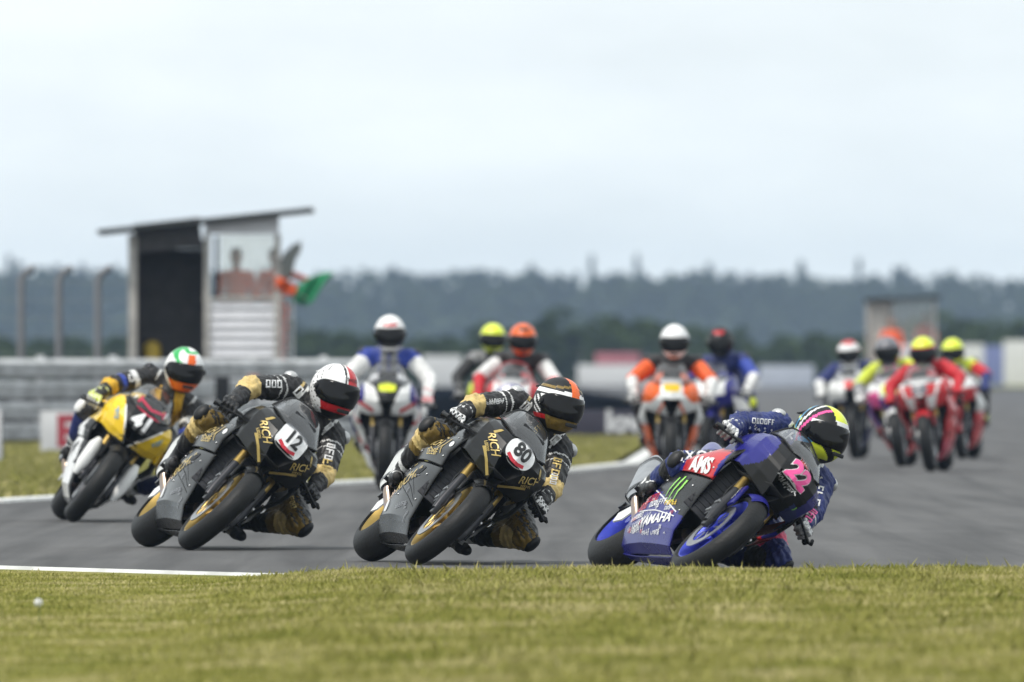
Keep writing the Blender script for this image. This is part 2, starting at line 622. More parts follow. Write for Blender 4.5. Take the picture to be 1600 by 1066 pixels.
# the near verge: a low bank that hides the track edge further right
def bank_h(x, y):
    ex = np.interp(x, [p[0] for p in NEAR_EDGE], [p[1] for p in NEAR_EDGE])
    d = ex - y
    k = np.interp(x, [-1.5, -.7, .6, 40], [.0, .60, 1.0, 1.0])
    rise = np.clip(d / .9, 0, 1)
    return (.006 + .052 * k * rise * rise * (3 - 2 * rise)) * np.clip((y - 25) / 25, 0, 1) + .004 * np.sin(x * 5.1 + y * 2.3) * rise * k
xs = np.linspace(-14, 14, 85)
rows = []
for i in range(60):
    f = i / 59
    row = []
    for x in xs:
        ey = float(np.interp(x, [p[0] for p in NEAR_EDGE], [p[1] for p in NEAR_EDGE])) - .05
        y = ey * (1 - f) + 20 * f if f > .0 else ey
        y = ey - (ey - 20) * f ** 2.2
        row.append(Vector((x, y, float(bank_h(x, y)))))
    rows.append(row)
tag(MB().grid(rows).build('verge', GROUND, angle=80), kind='structure')

# ------------------------------------------------------------------ far woodland and hedges (masses)
def leaf_mat(name, c1, c2, scale):
    return mat(name, c1, .8, two=c2, scale=scale, spec=.15)
def leaves(rows_v, name, m, kind=None, parent=None):
    v = np.concatenate(rows_v).astype(np.float32)
    n = len(v) // 4
    me = bpy.data.meshes.new(name)
    me.vertices.add(n * 4); me.loops.add(n * 4); me.polygons.add(n)
    me.vertices.foreach_set('co', v.ravel())
    me.loops.foreach_set('vertex_index', np.arange(n * 4, dtype=np.int32))
    me.polygons.foreach_set('loop_start', np.arange(0, n * 4, 4, dtype=np.int32))
    me.polygons.foreach_set('loop_total', np.full(n, 4, dtype=np.int32))
    me.update(calc_edges=True)
    me.materials.append(m)
    o = link(name, me, parent)
    if kind: o['kind'] = kind
    return o
def leaf_quads(c, size):
    """one randomly turned ragged quad per centre"""
    n = len(c)
    a = NR.normal(size=(n, 3)); a /= np.linalg.norm(a, axis=1)[:, None]
    b = NR.normal(size=(n, 3)); b -= a * (a * b).sum(1)[:, None]; b /= np.linalg.norm(b, axis=1)[:, None]
    s = (size * NR.uniform(.6, 1.3, n))[:, None]
    q = np.stack([c + a * s, c + b * s * .7, c - a * s * .9, c - b * s * .75], 1)
    return q.reshape(-1, 3)
def crown(cx, cy, h, r, n, size, conifer):
    """leaf centres of one crown"""
    t = NR.uniform(0, 1, n) ** .8
    if conifer:
        z = h * (.22 + .78 * t)
        rad = r * (1.02 - t) ** .8
    else:
        z = h * (.12 + .88 * t)
        rad = r * np.sqrt(np.clip(1 - (2 * t - .85) ** 2 / 1.4, .05, 1))
    k = NR.uniform(0, 2 * math.pi, n)
    rr = rad * NR.uniform(.35, 1.08, n)
    return np.stack([cx + rr * np.cos(k), cy + rr * np.sin(k), z], 1)
WOOD = leaf_mat('pine_needles', (.016, .026, .012), (.045, .062, .026), .12)
rv = []
for row, (Y, hb) in enumerate(((2350, 14.5), (2420, 16.0), (2500, 17.3))):
    x = -430.0
    while x < 430:
        h = hb * NR.uniform(.92, 1.03) + .5 * math.sin(x * .06 + row)
        if NR.uniform() < .025: h *= 1.09
        h -= max(0, (x - 62) * .035) if x < 110 else 1.7
        h += 1.0 if x < -55 else 0
        rv.append(leaf_quads(crown(x, Y + NR.uniform(-12, 12), h, NR.uniform(2.6, 4.2), 150, 1, NR.uniform() < .35), NR.uniform(.7, 1.2)))
        x += NR.uniform(1.6, 3.4)
    # shade of the trunks and undergrowth
    n = 6000
    rv.append(leaf_quads(np.stack([NR.uniform(-430, 430, n), NR.uniform(Y - 20, Y + 20, n), NR.uniform(0, hb * .6, n)], 1), 1.7))
tag(leaves(rv, 'woodland', WOOD), 'long dark pine wood along the horizon behind the circuit', 'woodland', kind='stuff')
HEDGE = leaf_mat('hedge_leaves', (.018, .036, .008), (.055, .085, .018), .9)
rv = []
x = -115.0
while x < 115:
    Y = 770 + NR.uniform(-14, 14)
    h = NR.uniform(2.1, 3.2) + .5 * math.sin(x * .33)
    if NR.uniform() < .13: h *= 1.25
    if x < -14: h *= .9
    rv.append(leaf_quads(crown(x, Y, h, NR.uniform(.7, 1.5), 210, 1, NR.uniform() < .2), NR.uniform(.16, .28)))
    x += NR.uniform(.25, .55)
n = 21000
rv.append(leaf_quads(np.stack([NR.uniform(-115, 115, n), NR.uniform(768, 778, n), NR.uniform(0, 1.8, n)], 1), .35))
tag(leaves(rv, 'hedgerow', HEDGE), 'dark green hedgerow of bushes in front of the pine wood', 'hedge', kind='stuff')
# single trees that stand above the wood
BARK = mat('bark', (.05, .04, .03), .9)
for i, (x, top, lab) in enumerate(((925, 400, 'slim pine rising above the wood behind the black motorcycles'), (995, 399, 'second slim pine rising above the wood, beside the first'),
                                   (1108, 414, 'broad pine rising above the wood behind the white-helmeted rider'), (1252, 409, 'broad pine rising above the wood between two notches'),
                                   (1342, 406, 'thin pine rising above the wood next to the far marshal hut'), (1412, 417, 'low pine crown rising above the wood above the far marshal hut'),
                                   (14, 400, 'pine rising above the wood behind the wire fence'))):
    Y = 2580.0
    b = px(x, HORY, Y)
    h = CAMH - (top - HORY) * Y / FPX
    t = empty('pine_tree', (b.x, Y, 0))
    tag(t, lab, 'tree', 'single pines above the wood')
    MB().tube([(0, 0, 0), (.1, 0, h * .5), (0, .1, h * .92)], [.30, .22, .06], 8).build('trunk', BARK, t)
    wide = 3.4 if 'broad' in lab or 'low' in lab else 1.5
    leaves([leaf_quads(crown(0, 0, h, wide, 420, 1, True), .55)], 'crown', WOOD, parent=t)
# ------------------------------------------------------------------ motorcycles
# bike frame: x forward, y to the rider's left, z up; axles at x = +-0.71
# directions for print: seen from the front, and from the rider's right flank
FX, FY = Vector((0, 1, 0)), Vector((0, 0, 1))
RX, RY = Vector((1, 0, 0)), Vector((0, 0, 1))
RF, TF, RR, TR = 0.300, 0.060, 0.325, 0.098

# nose in flat facets; each row: middle, edge of the intake, outer edge of the cheek, flank, rear edge as (y, z, x)
NOSE = [[Vector((x, y, z)) for y, z, x in row] for row in (
    ((0, .590, .690), (.022, .592, .730), (.120, .618, .665), (.205, .645, .580), (.236, .640, .470), (.250, .630, .335)),
    ((0, .655, .660), (.050, .662, .785), (.140, .672, .715), (.216, .690, .615), (.248, .690, .490), (.258, .690, .335)),
    ((0, .722, .660), (.080, .732, .806), (.160, .740, .740), (.226, .752, .640), (.254, .752, .510), (.258, .750, .335)),
    ((0, .744, .822), (.086, .752, .802), (.164, .762, .740), (.231, .790, .645), (.250, .790, .510), (.254, .785, .335)),
    ((0, .800, .812), (.092, .805, .786), (.166, .815, .725), (.226, .835, .625), (.240, .835, .495), (.240, .830, .335)),
    ((0, .862, .772), (.094, .862, .745), (.158, .866, .680), (.202, .876, .590), (.215, .876, .475), (.215, .870, .335)),
    ((0, .912, .690), (.090, .906, .668), (.135, .905, .610), (.165, .905, .545), (.176, .902, .455), (.180, .897, .335)),
    ((0, .940, .565), (.085, .934, .555), (.112, .930, .520), (.132, .926, .485), (.142, .922, .440), (.150, .918, .335)))]
SCR = half_sections([
    (0.745, [(0, .885), (.05, .882), (.095, .866)]),
    (0.66,  [(0, .950), (.085, .938), (.150, .893)]),
    (0.55,  [(0, 1.016), (.10, .990), (.168, .912)]),
    (0.43,  [(0, 1.062), (.105, 1.032), (.168, .928)]),
    (0.36,  [(0, 1.078), (.105, 1.048), (.162, .938)])])
TANK = half_sections([
    (0.37, [(0, .925), (.08, .920), (.125, .885), (.135, .79), (0, .78)]),
    (0.20, [(0, .985), (.09, .975), (.155, .915), (.165, .77), (0, .76)]),
    (0.02, [(0, .975), (.09, .965), (.155, .900), (.160, .75), (0, .74)]),
    (-0.13, [(0, .905), (.07, .895), (.112, .845), (.12, .73), (0, .72)]),
    (-0.24, [(0, .845), (.06, .838), (.09, .805), (.10, .71), (0, .70)])])
TAIL = half_sections([
    (-0.20, [(0, .830), (.09, .825), (.12, .790), (.10, .73), (0, .72)]),
    (-0.45, [(0, .835), (.11, .830), (.145, .800), (.12, .72), (0, .71)]),
    (-0.56, [(0, .895), (.09, .885), (.130, .840), (.11, .75), (0, .74)]),
    (-0.76, [(0, .970), (.07, .960), (.10, .915), (.085, .84), (0, .83)]),
    (-0.98, [(0, 1.000), (.035, .995), (.05, .970), (.04, .93), (0, .925)])])
SIDE = [  # rows from the top edge down to the belly: (z, front x, front y, mid y, rear x, rear y)
    (.735, .590, .222, .240, -.01, .240), (.665, .545, .236, .262, -.04, .262), (.585, .490, .236, .274, -.065, .276), (.505, .440, .206, .240, -.085, .252),
    (.42, .400, .186, .232, -.13, .242), (.31, .368, .152, .190, -.25, .200), (.195, .340, .116, .144, -.42, .134),
    (.125, .325, .060, .074, -.47, .058), (.108, .32, .004, .004, -.475, .004)]

def side_grid(s, part, nu=30, nv=26):
    rows = []
    src = SIDE[:4] if part == 'up' else SIDE[3:]
    out = .010 if part == 'up' else 0
    for z, fx, fy, my, rx, ry in src:
        fy, my, ry = fy + out, my + out, ry + out
        dr = max(0, (z - .505) / .23) * .085          # the panel's top edge falls towards the rear
        rows.append([Vector((fx, s * (fy - .022), z)), Vector((fx - .018, s * fy, z)), Vector(((fx * .55 + rx * .45), s * my, z - dr * .35)),
                     Vector((fx * .22 + rx * .78, s * (my * .35 + ry * .65), z - dr * .78)), Vector((rx, s * (ry - .012), z - dr))])
    return loft_rows(rows, 9 if part == 'up' else 7, nv)

def wheel(parent, name, cx, cz, R0, tw, rim_mat, disc, rear=False):
    c = (cx, 0, cz)
    hub = MB()
    hub.lathe([(.012, -.075), (.045, -.075), (.045, -.05), (.032, -.03), (.032, .03), (.045, .05), (.045, .075), (.012, .075)], c, 20)
    nsp = 6
    for k in range(nsp):
        a = 2 * math.pi * (k + .25) / nsp
        u = Vector((math.cos(a), 0, math.sin(a)))
        hub.beam(Vector(c) + u * .035, Vector(c) + u * .205, .022, .026)
    h = hub.build(name, rim_mat, parent)
    # rim
    w = tw * .86
    MB().lathe([(.198, -w * .55), (.222, -w), (.228, -w), (.228, w), (.222, w), (.198, w * .55), (.190, 0)], c, 56).build('rim', rim_mat, h)
    # tyre: rounded crown, worn shoulder
    prof = [(.222, -w * .97)]
    H = R0 - .222
    for k in range(17):
        q = math.pi * (k / 16)
        y = -math.cos(q) * tw
        prof.append((R0 - tw + tw * math.sin(q) if math.sin(q) > .02 else R0 - tw, y))
    prof = [(max(r, .226), y) for r, y in prof]
    prof.append((.222, w * .97))
    MB().lathe(prof, c, 72).build('tyre', TYRE, h)
    if disc:
        for s in (-1, 1):
            d = MB()
            d.lathe([(.118, s * .066), (.163, s * .066), (.163, s * .072), (.118, s * .072)], c, 48)
            for k in range(8):
                a = 2 * math.pi * k / 8
                u = Vector((math.cos(a), 0, math.sin(a)))
                d.beam(Vector(c) + u * .04 + Vector((0, s * .067, 0)), Vector(c) + u * .125 + Vector((0, s * .067, 0)), .012, .005)
            d.build('brake_disc', STEEL, h)
    else:
        d = MB()
        d.lathe([(.07, .105), (.105, .105), (.105, .110), (.07, .110)], c, 36)
        d.build('sprocket', DARKM, h)
    return h

def bike_matrix(contact, yaw, lean, k=1.0):
    """yaw: heading turned to the picture's right from straight at the camera; lean towards the picture's right"""
    M = Matrix.Rotation(R(yaw - 90), 3, 'Z') @ Matrix.Rotation(R(-lean), 3, 'X')
    off = M @ Vector((.71, 0, TF)) * k
    loc = Vector((contact.x - off.x, contact.y - off.y, k * TR * (1 - math.cos(R(lean))) + .004))
    return loc, M

def motorcycle(contact, yaw, lean, L, label, k=1.0):
    loc, M = bike_matrix(contact, yaw, lean, k)
    root = empty('motorcycle', loc, M)
    root.scale = (k, k, k)
    tag(root, label, 'motorcycle', L.get('group', 'racing motorcycles on the track'))
    dz = -(TR - TF) * (1 - math.cos(R(lean))) / max(.3, math.cos(R(lean)))
    fz = RF + dz
    rim = L.get('rim', DARKM)
    wheel(root, 'front_wheel', .71, fz, RF, TF, rim, True)
    wheel(root, 'rear_wheel', -.71, RR, RR, TR, rim, False, True)
    # forks, calipers, mudguard
    for s in (-1, 1):
        f = MB()
        f.tube([(.71, s * .105, fz), (.685, s * .105, fz + .06), (.60, s * .105, .55)], [.022, .030, .026], 14)
        f.tube([(.61, s * .105, .53), (.43, s * .105, .90)], [.027, .027], 14, mi=1)
        f.box((.71, s * .10, fz), (.06, .03, .06), None, 0, .008)
        fk = f.build('fork', [L.get('fork', DARKM), GOLDM], root)
        if L.get('fork_cover'):
            MB().tube([(.70, s * .152, fz - .02), (.70, s * .155, fz + .07), (.655, s * .155, .50), (.64, s * .15, .555)], [.020, .040, .042, .022], 14).build('fork_cover', L['fork_cover'], fk)
        c = MB()
        c.box((.635, s * .105, fz + .10), (.060, .056, .14), Matrix.Rotation(R(-25), 3, 'Y'), 0, .012)
        for k in (-1, 1):
            c.tube([(.655, s * .128, fz + .10 + k * .032), (.655, s * .140, fz + .10 + k * .032)], .014, 10, mi=1)
            c.tube([(.628, s * .128, fz + .092 + k * .032), (.628, s * .139, fz + .092 + k * .032)], .010, 10, mi=1)
        c.build('brake_caliper', [DARKM, STEEL], root)
    mg = MB()
    prof = [(RF + .014 - .055 * abs(t) ** 2.2, t * .078) for t in [k / 8 - 1 for k in range(17)]]
    g = []
    for i in range(25):
        a = R(58) + R(102) * i / 24
        k = 1.0 if 3 < i < 22 else .80
        g.append([Vector((.71 + r * math.cos(a), y * k, fz + r * math.sin(a))) for r, y in prof])
    mg.grid(g)
    for s in (-1, 1):
        mg.box((.645, s * .092, fz + .215), (.11, .016, .15), Matrix.Rotation(R(-24), 3, 'Y'), 0, .006)
    mud = mg.build('front_mudguard', L.get('mud', L['body']), root)
    # engine, radiator, frame
    e = MB()
    e.box((.10, 0, .50), (.46, .34, .42), Matrix.Rotation(R(-18), 3, 'Y'), 0, .04)
    e.box((-.10, 0, .42), (.32, .32, .30), None, 0, .05)
    for s in (-1, 1):
        e.tube([(-.02, s * .15, .46), (-.02, s * .195, .46)], [.085, .07], 22)
        e.tube([(-.19, s * .15, .46), (-.19, s * .190, .46)], [.06, .05], 20)
    e.build('engine', BLACK, root)
    rd = MB()
    gg = [[Vector((.43 - .06 * (t ** 2) + .10 * (z - .5), t * .19, z)) for t in [k / 5 - 1 for k in range(11)]] for z in [.33 + .035 * k for k in range(11)]]
    rd.grid(gg)
    for k in range(12):
        z = .335 + k * .031
        rd.tube([(.436 - .06 * (t ** 2) + .10 * (z - .5), t * .19, z) for t in (-1, -.5, 0, .5, 1)], .004, 5)
    rd.build('radiator', mat('radiator_fins', (.035, .035, .04), .5, .6), root)
    fr = MB()
    for s in (-1, 1):
        fr.beam((.42, s * .07, .86), (.08, s * .185, .74), .10, .035, 0, .01)
        fr.beam((.08, s * .185, .74), (-.22, s * .165, .44), .11, .035, 0, .01)
        fr.beam((-.10, s * .12, .74), (-.62, s * .08, .86), .035, .025, 0, .006)
        fr.beam((-.22, s * .10, .52), (-.50, s * .07, .80), .03, .022, 0, .006)
    fr.tube([(.45, 0, .70), (.38, 0, .92)], .045, 16)
    fr.box((.435, 0, .90), (.07, .28, .03), None, 0, .008)
    fr.box((.555, 0, .635), (.07, .27, .03), None, 0, .008)
    fr.build('frame', DARKM, root)
    sw = MB()
    for s in (-1, 1):
        sw.beam((-.20, s * .10, .43), (-.46, s * .135, .44), .09, .04, 0, .012)
        sw.beam((-.46, s * .135, .44), (-.73, s * .135, .325), .075, .035, 0, .012)
        sw.tube([(-.71, s * .10, .325), (-.71, s * .165, .325)], .026, 14)
    sw.box((-.30, 0, .44), (.08, .22, .09), None, 0, .01)
    swo = sw.build('swingarm', L.get('swing', DARKM), root)
    tg = MB()   # pointed guard at the lower chain run
    for y in (-.150, -.141):
        tg.add([(-.50, y, .40), (-.43, y, .36), (-.50, y, .22), (-.60, y, .20), (-.66, y, .27)], [(0, 1, 2, 3, 4)])
    tg.f += [(k, (k + 1) % 5, 5 + (k + 1) % 5, 5 + k) for k in range(5)]
    tg.m += [0] * 5
    tg.build('toe_guard', L.get('guard', WHITEP), swo)
    hug = MB()
    g = []
    for i in range(13):
        a = R(58) + R(70) * i / 12
        g.append([Vector((-.71 + (RR + .02 - .05 * t * t) * math.cos(a), t * .10, RR + (RR + .02 - .05 * t * t) * math.sin(a))) for t in [k / 5 - 1 for k in range(11)]])
    hug.grid(g)
    hug.build('rear_hugger', BLACK, swo)
    # exhaust
    ex = MB()
    ex.tube([(.30, -.03, .25), (.10, -.05, .19), (-.18, -.055, .20), (-.34, -.10, .235), (-.42, -.195, .335)], [.036, .04, .042, .036, .034], 16)
    exo = ex.build('exhaust_pipe', mat('heat_tinted_titanium', (.42, .33, .26), .3, 1.0, two=(.30, .26, .42), scale=9), root)
    si = MB()
    a, b = Vector((-.40, -.200, .33)), Vector((-.74, -.215, .615))
    d = (b - a).normalized()
    sx = d.cross(Vector((0, 1, 0))).normalized()
    rings = []
    for t, kx, ky in ((0, .042, .036), (.06, .06, .042), (.18, .078, .05), (.8, .078, .05), (.93, .066, .044), (1.0, .05, .036), (.985, .036, .026), (.86, .034, .024)):
        c = a.lerp(b, t)
        rings.append([c + sx * kx * math.copysign(abs(math.cos(w)) ** .7, math.cos(w)) + Vector((0, 1, 0)) * ky * math.copysign(abs(math.sin(w)) ** .7, math.sin(w)) for w in [2 * math.pi * k / 24 for k in range(24)]])
    si.grid(rings, close_v=True)
    sil = si.build('silencer', L.get('can', STEEL), root)
    for t in (.16, .82):
        c = a.lerp(b, t)
        st = MB()
        st.grid([[c + d * o + sx * .081 * math.copysign(abs(math.cos(w)) ** .7, math.cos(w)) + Vector((0, 1, 0)) * .053 * math.copysign(abs(math.sin(w)) ** .7, math.sin(w)) for w in [2 * math.pi * k / 24 for k in range(24)]] for o in (-.010, .010)], close_v=True)
        st.build('silencer_band', DARKM, sil)
    # foot pegs and hangers
    for s in (-1, 1):
        p = MB()
        p.beam((-.24, s * .16, .46), (-.36, s * .19, .365), .05, .012, 0, .004)
        p.tube([(-.36, s * .185, .36), (-.36, s * .265, .355)], .012, 10)
        p.tube([(-.36, s * .20, .36), (-.26, s * .215, .335), (-.22, s * .235, .33)], .008, 8)
        p.build('foot_peg', DARKM, root)
        hb = MB()
        hb.tube([(.455, s * .12, .845), (.44, s * .19, .778), (.395, s * .385, .721)], [.013, .014, .014], 12)
        hb.tube([(.418, s * .265, .751), (.392, s * .395, .718)], .0175, 12)
        hb.tube([(.395, s * .39, .718), (.39, s * .405, .716)], .021, 12)
        h = hb.build('handlebar', BLACK, root)
        lv = MB()
        lv.tube([(.455, s * .22, .766), (.505, s * .255, .743), (.488, s * .33, .721), (.468, s * .395, .703)], [.008, .008, .007, .008], 8)
        lv.tube([(.41, s * .40, .716), (.47, s * .412, .711), (.535, s * .385, .711)], [.009, .009, .010], 8)
        lv.build('brake_lever' if s < 0 else 'clutch_lever', L.get('lever', BLACK), h)
    for s in (-1, 1):
        MB().tube([(.50, s * .20, .79), (.53, s * .15, .74), (.57, s * .125, .62), (.60, s * .135, .50), (.645, s * .125, fz + .14)], .006, 6).build('brake_hose', BLACK, root)
    # bodywork
    g = mirror_grid(facet(NOSE, 11))
    nose = thicken(MB().grid(g).build('nose_cowl', L['nose'][0], root, pred=L['nose'][1], angle=27), .005)
    nb = bvh_of(nose)
    chin = MB()
    chin.grid([[Vector((x, y * k, z)) for y in (-1, -.5, 0, .5, 1)] for x, k, z in ((.80, .05, .66), (.68, .10, .635), (.55, .17, .625), (.40, .20, .66), (.36, .21, .74))])
    thicken(chin.build('inner_cowl', BLACK, root), .004)
    du = MB()
    du.box((.56, 0, .938), (.14, .16, .03), Matrix.Rotation(R(-25), 3, 'Y'), 0, .012)
    du.box((.48, 0, .965), (.03, .14, .07), Matrix.Rotation(R(-35), 3, 'Y'), 0, .01)
    du.build('dash', BLACK, root)
    g = mirror_grid(loft(SCR, 22, 12))
    sc = MB().grid(g).build('screen', L.get('screen', SCREEN), root)
    sb = bvh_of(sc)
    edge = MB()
    row = g[-1]
    edge.tube(row, .006, 6)
    for j in (0, -1):
        edge.tube([r[j] for r in g], .0055, 6)
    edge.build('screen_edge', L.get('screen_edge', BLACK), sc)
    sides = {}
    for s in (-1, 1):
        for part in ('up', 'lo'):
            so = MB().grid(side_grid(s, part, 30 if part == 'up' else 36, 44)).build('upper_fairing' if part == 'up' else 'lower_fairing', L['side'][0], root, pred=L['side'][1], angle=16)
            thicken(so, .005 if s < 0 else -.005)
            sides[s, part] = (so, bvh_of(so))
        for (x, z) in ((.43, .555), (.02, .55), (.46, .68), (.05, .63), (.30, .30), (-.05, .30), (.30, .44), (-.10, .45)):
            o_, b_ = sides[s, 'up' if z > .505 else 'lo']
            h_, n_, _, _ = b_.ray_cast(Vector((x, s * .5, z)), Vector((0, -s, 0)))
            if h_ is not None:
                MB().ell(h_ + Vector((0, s * .001, 0)), (.0075, .004, .0075), None, 10, 6).build('fastener', STEEL, o_)
        o_, b_ = sides[s, 'lo']
        for k in range(4):
            x, z = .22 - k * .035, .455 - k * .012
            stripe(o_, b_, [((x - .05) * -s, z - .055), ((x) * -s, z), ((x + .012) * -s, z + .02)], (.006, .019), BLACK, (0, s * .40, 0), RX * -s, RY, off=.003, name='painted_vent_slot')  # flat black overlay strips, painted-in dark of vent openings
    tk = MB().grid(mirror_grid(loft(TANK, 26, 18))).build('fuel_tank', L.get('tank', L['body']), root)
    tl = MB().grid(mirror_grid(loft(TAIL, 26, 16))).build('seat_cowl', L.get('tail', L['body']), root)
    MB().ell((-.34, 0, .845), (.16, .115, .018)).build('seat_pad', BLACK, tl)
    if L.get('winglets'):
        for s in (-1, 1):
            w = MB()
            w.beam((.70, s * .19, .80), (.60, s * .30, .775), .11, .010, 0, .003)
            w.build('winglet', L['winglets'], root)
    deco = L.get('deco')
    if deco:
        deco(dict(root=root, nose=nose, nb=nb, sides=sides, screen=sc, sb=sb, mud=mud, tank=tk, sil=sil))
    return root, loc, M

def front_text(d, s, size, m, y, z, ang=0, **k):
    c, n = math.cos(R(ang)), math.sin(R(ang))
    return lettering(d['nose'], d['nb'], s, size, m, (1.0, y, z), FX * c + FY * n, FY * c - FX * n, **k)
def side_text(d, s, size, m, x, z, ang=0, **k):
    c, n = math.cos(R(ang)), math.sin(R(ang))
    o, b = d['sides'][-1, 'up' if z > .515 else 'lo']
    return lettering(o, b, s, size, m, (x, -.40, z), RX * c + RY * n, RY * c - RX * n, **k)
def front_stripe(d, pts, w, m, **k):
    return stripe(d['nose'], d['nb'], pts, w, m, (1.0, 0, 0), FX, FY, **k)
def side_stripe(d, pts, w, m, **k):
    o, b = d['sides'][-1, 'up' if pts[0][1] > .515 else 'lo']
    return stripe(o, b, pts, w, m, (0, -.40, 0), RX, RY, **k)
def plate(d, rx, ry, m, y=0, z=.80, power=2.0, ang=0, off=.003):
    vs, fs = disc2d(rx, ry, power)
    c, n = math.cos(R(ang)), math.sin(R(ang))
    return print_on('number_plate', d['nose'], d['nb'], vs, fs, m, (1.0, y, z), FX * c + FY * n, FY * c - FX * n, off)
def claw(parent, bvh, x, z, h, m, flank, slant=0.0):
    """three ragged claw slashes"""
    for k, (dx, a, b) in enumerate(((-.36, .42, -.30), (0, .5, -.5), (.36, .38, -.42))):
        pts = [(dx * h + slant * h * a, a * h), (dx * h + .05 * h + slant * h * .1, .12 * h), (dx * h - .05 * h - slant * h * .05, -.05 * h), (dx * h + slant * h * b, b * h)]
        if flank:
            stripe(parent, bvh, [(x + p, z + q) for p, q in pts], (h * .13, h * .03), m, (0, -.40, 0), RX, RY, off=.004, name='claw_mark')
        else:
            stripe(parent, bvh, [(x + p, z + q) for p, q in pts], (h * .13, h * .03), m, (1.0, 0, 0), FX, FY, off=.004, name='claw_mark')

BLK = {}
def blocks2d(key, n, h=1.0):
    """illegible small print: a row of letter-sized strokes, unit height, centred"""
    if (key, n) not in BLK:
        rg = random.Random(key * 31 + n)
        x, vs, fs = 0.0, [], []
        def bar(x0, y0, x1, y1):
            o = len(vs)
            vs.extend([(x0, y0), (x1, y0), (x1, y1), (x0, y1)]); fs.append((o, o + 1, o + 2, o + 3))
        for i in range(n):
            w = rg.uniform(.42, .70)
            k = rg.randrange(4)
            bar(x, -.5, x + .16, .5)
            if k != 1: bar(x + .162, .34, x + w, .5)
            if k != 2: bar(x + .162, -.5, x + w, -.34)
            if k in (0, 3): bar(x + w - .14, -.338, x + w, .338)
            if k in (1, 2): bar(x + .162, -.08, x + w - .1, .08)
            x += w + .16
        BLK[(key, n)] = finer([(a - x / 2, b * h) for a, b in vs], fs, .3)
    return BLK[(key, n)]
def small_print(parent, bvh, key, n, size, m, origin, xd, yd, off=.004, sx=1.0):
    vs, fs = blocks2d(key, n)
    return print_on('small_print', parent, bvh, [(a * size * sx, b * size) for a, b in vs], fs, m, origin, xd, yd, off)
def side_small(d, key, n, size, m, x, z, ang=0, sx=1.5):
    c, k = math.cos(R(ang)), math.sin(R(ang))
    o, b = d['sides'][-1, 'up' if z > .515 else 'lo']
    return small_print(o, b, key, n, size, m, (x, -.40, z), RX * c + RY * k, RY * c - RX * k, sx=sx)
def front_small(d, key, n, size, m, y, z, ang=0):
    c, k = math.cos(R(ang)), math.sin(R(ang))
    return small_print(d['nose'], d['nb'], key, n, size, m, (1.0, y, z), FX * c + FY * k, FY * c - FX * k, .006)
# ------------------------------------------------------------------ riders
HANG = dict(pelvis=(-.37, .11, .87), waist=(-.20, .10, .97), chest=(-.02, .085, 1.07), neck=(.07, .075, 1.17), head=(.165, .05, 1.222),
            shR=(.0, -.095, 1.112), shL=(.02, .25, 1.105), elR=(.20, -.285, .900), elL=(.20, .345, .895), haR=(.385, -.325, .770), haL=(.385, .325, .770),
            hipR=(-.35, .01, .845), hipL=(-.35, .21, .835), knR=(-.05, -.305, .672), knL=(.02, .455, .635), anR=(-.385, -.215, .425), anL=(-.385, .24, .425),
            toeR=(-.25, -.235, .375), toeL=(-.25, .29, .375))
UP = dict(pelvis=(-.40, 0, .88), waist=(-.25, 0, .99), chest=(-.08, 0, 1.10), neck=(.0, 0, 1.205), head=(.08, 0, 1.285),
          shR=(-.04, -.18, 1.11), shL=(-.04, .18, 1.11), elR=(.16, -.350, .925), elL=(.16, .350, .925), haR=(.385, -.325, .770), haL=(.385, .325, .770),
          hipR=(-.38, -.09, .85), hipL=(-.38, .09, .85), knR=(-.02, -.255, .66), knL=(-.02, .255, .66), anR=(-.385, -.215, .425), anL=(-.385, .215, .425),
          toeR=(-.25, -.235, .375), toeL=(-.25, .235, .375))

def body_parts(P):
    """(name, a, b, ra, rb) round cones of the figure"""
    p = {k: Vector(v) for k, v in P.items()}
    fore = lambda a, b: a.lerp(b, .86)
    low = lambda a, b: a.lerp(b, .62)
    out = [
        ('hips', p['hipR'], p['hipL'], .118, .118), ('belly', p['pelvis'], p['waist'], .135, .130), ('torso', p['waist'], p['chest'], .132, .145),
        ('yoke', p['shR'], p['shL'], .078, .078), ('chest', p['chest'], p['neck'], .120, .070), ('neck', p['neck'], p['head'], .062, .060),
        ('hump', p['chest'] + Vector((-.10, 0, .075)), p['neck'] + Vector((-.075, 0, .055)), .060, .060)]
    for s in 'RL':
        out += [('upper' + s, p['sh' + s], p['el' + s], .080, .062), ('fore' + s, p['el' + s], fore(p['el' + s], p['ha' + s]), .062, .045),
                ('thigh' + s, p['hip' + s], p['kn' + s], .106, .078), ('shin' + s, p['kn' + s], low(p['kn' + s], p['an' + s]), .074, .062)]
    return out

HELM_A, HELM_B, HELM_C = .164, .132, .157
def helm_pt(phi, th, k=1.0):
    x, y, z = HELM_A * math.cos(th) * math.cos(phi), HELM_B * math.cos(th) * math.sin(phi), HELM_C * math.sin(th)
    lo = max(0, -z / HELM_C)
    f = max(0, math.cos(phi))
    x += .034 * lo ** .8 * f * (1 if lo < .75 else 1 - (lo - .75) * 2)
    y *= 1 - .16 * lo
    hi = max(0, z / HELM_C)
    if x < 0: x *= 1.04 + .05 * hi
    z = max(z, -.138 - .014 * f)
    return Vector((x * k, y * k, z * k))

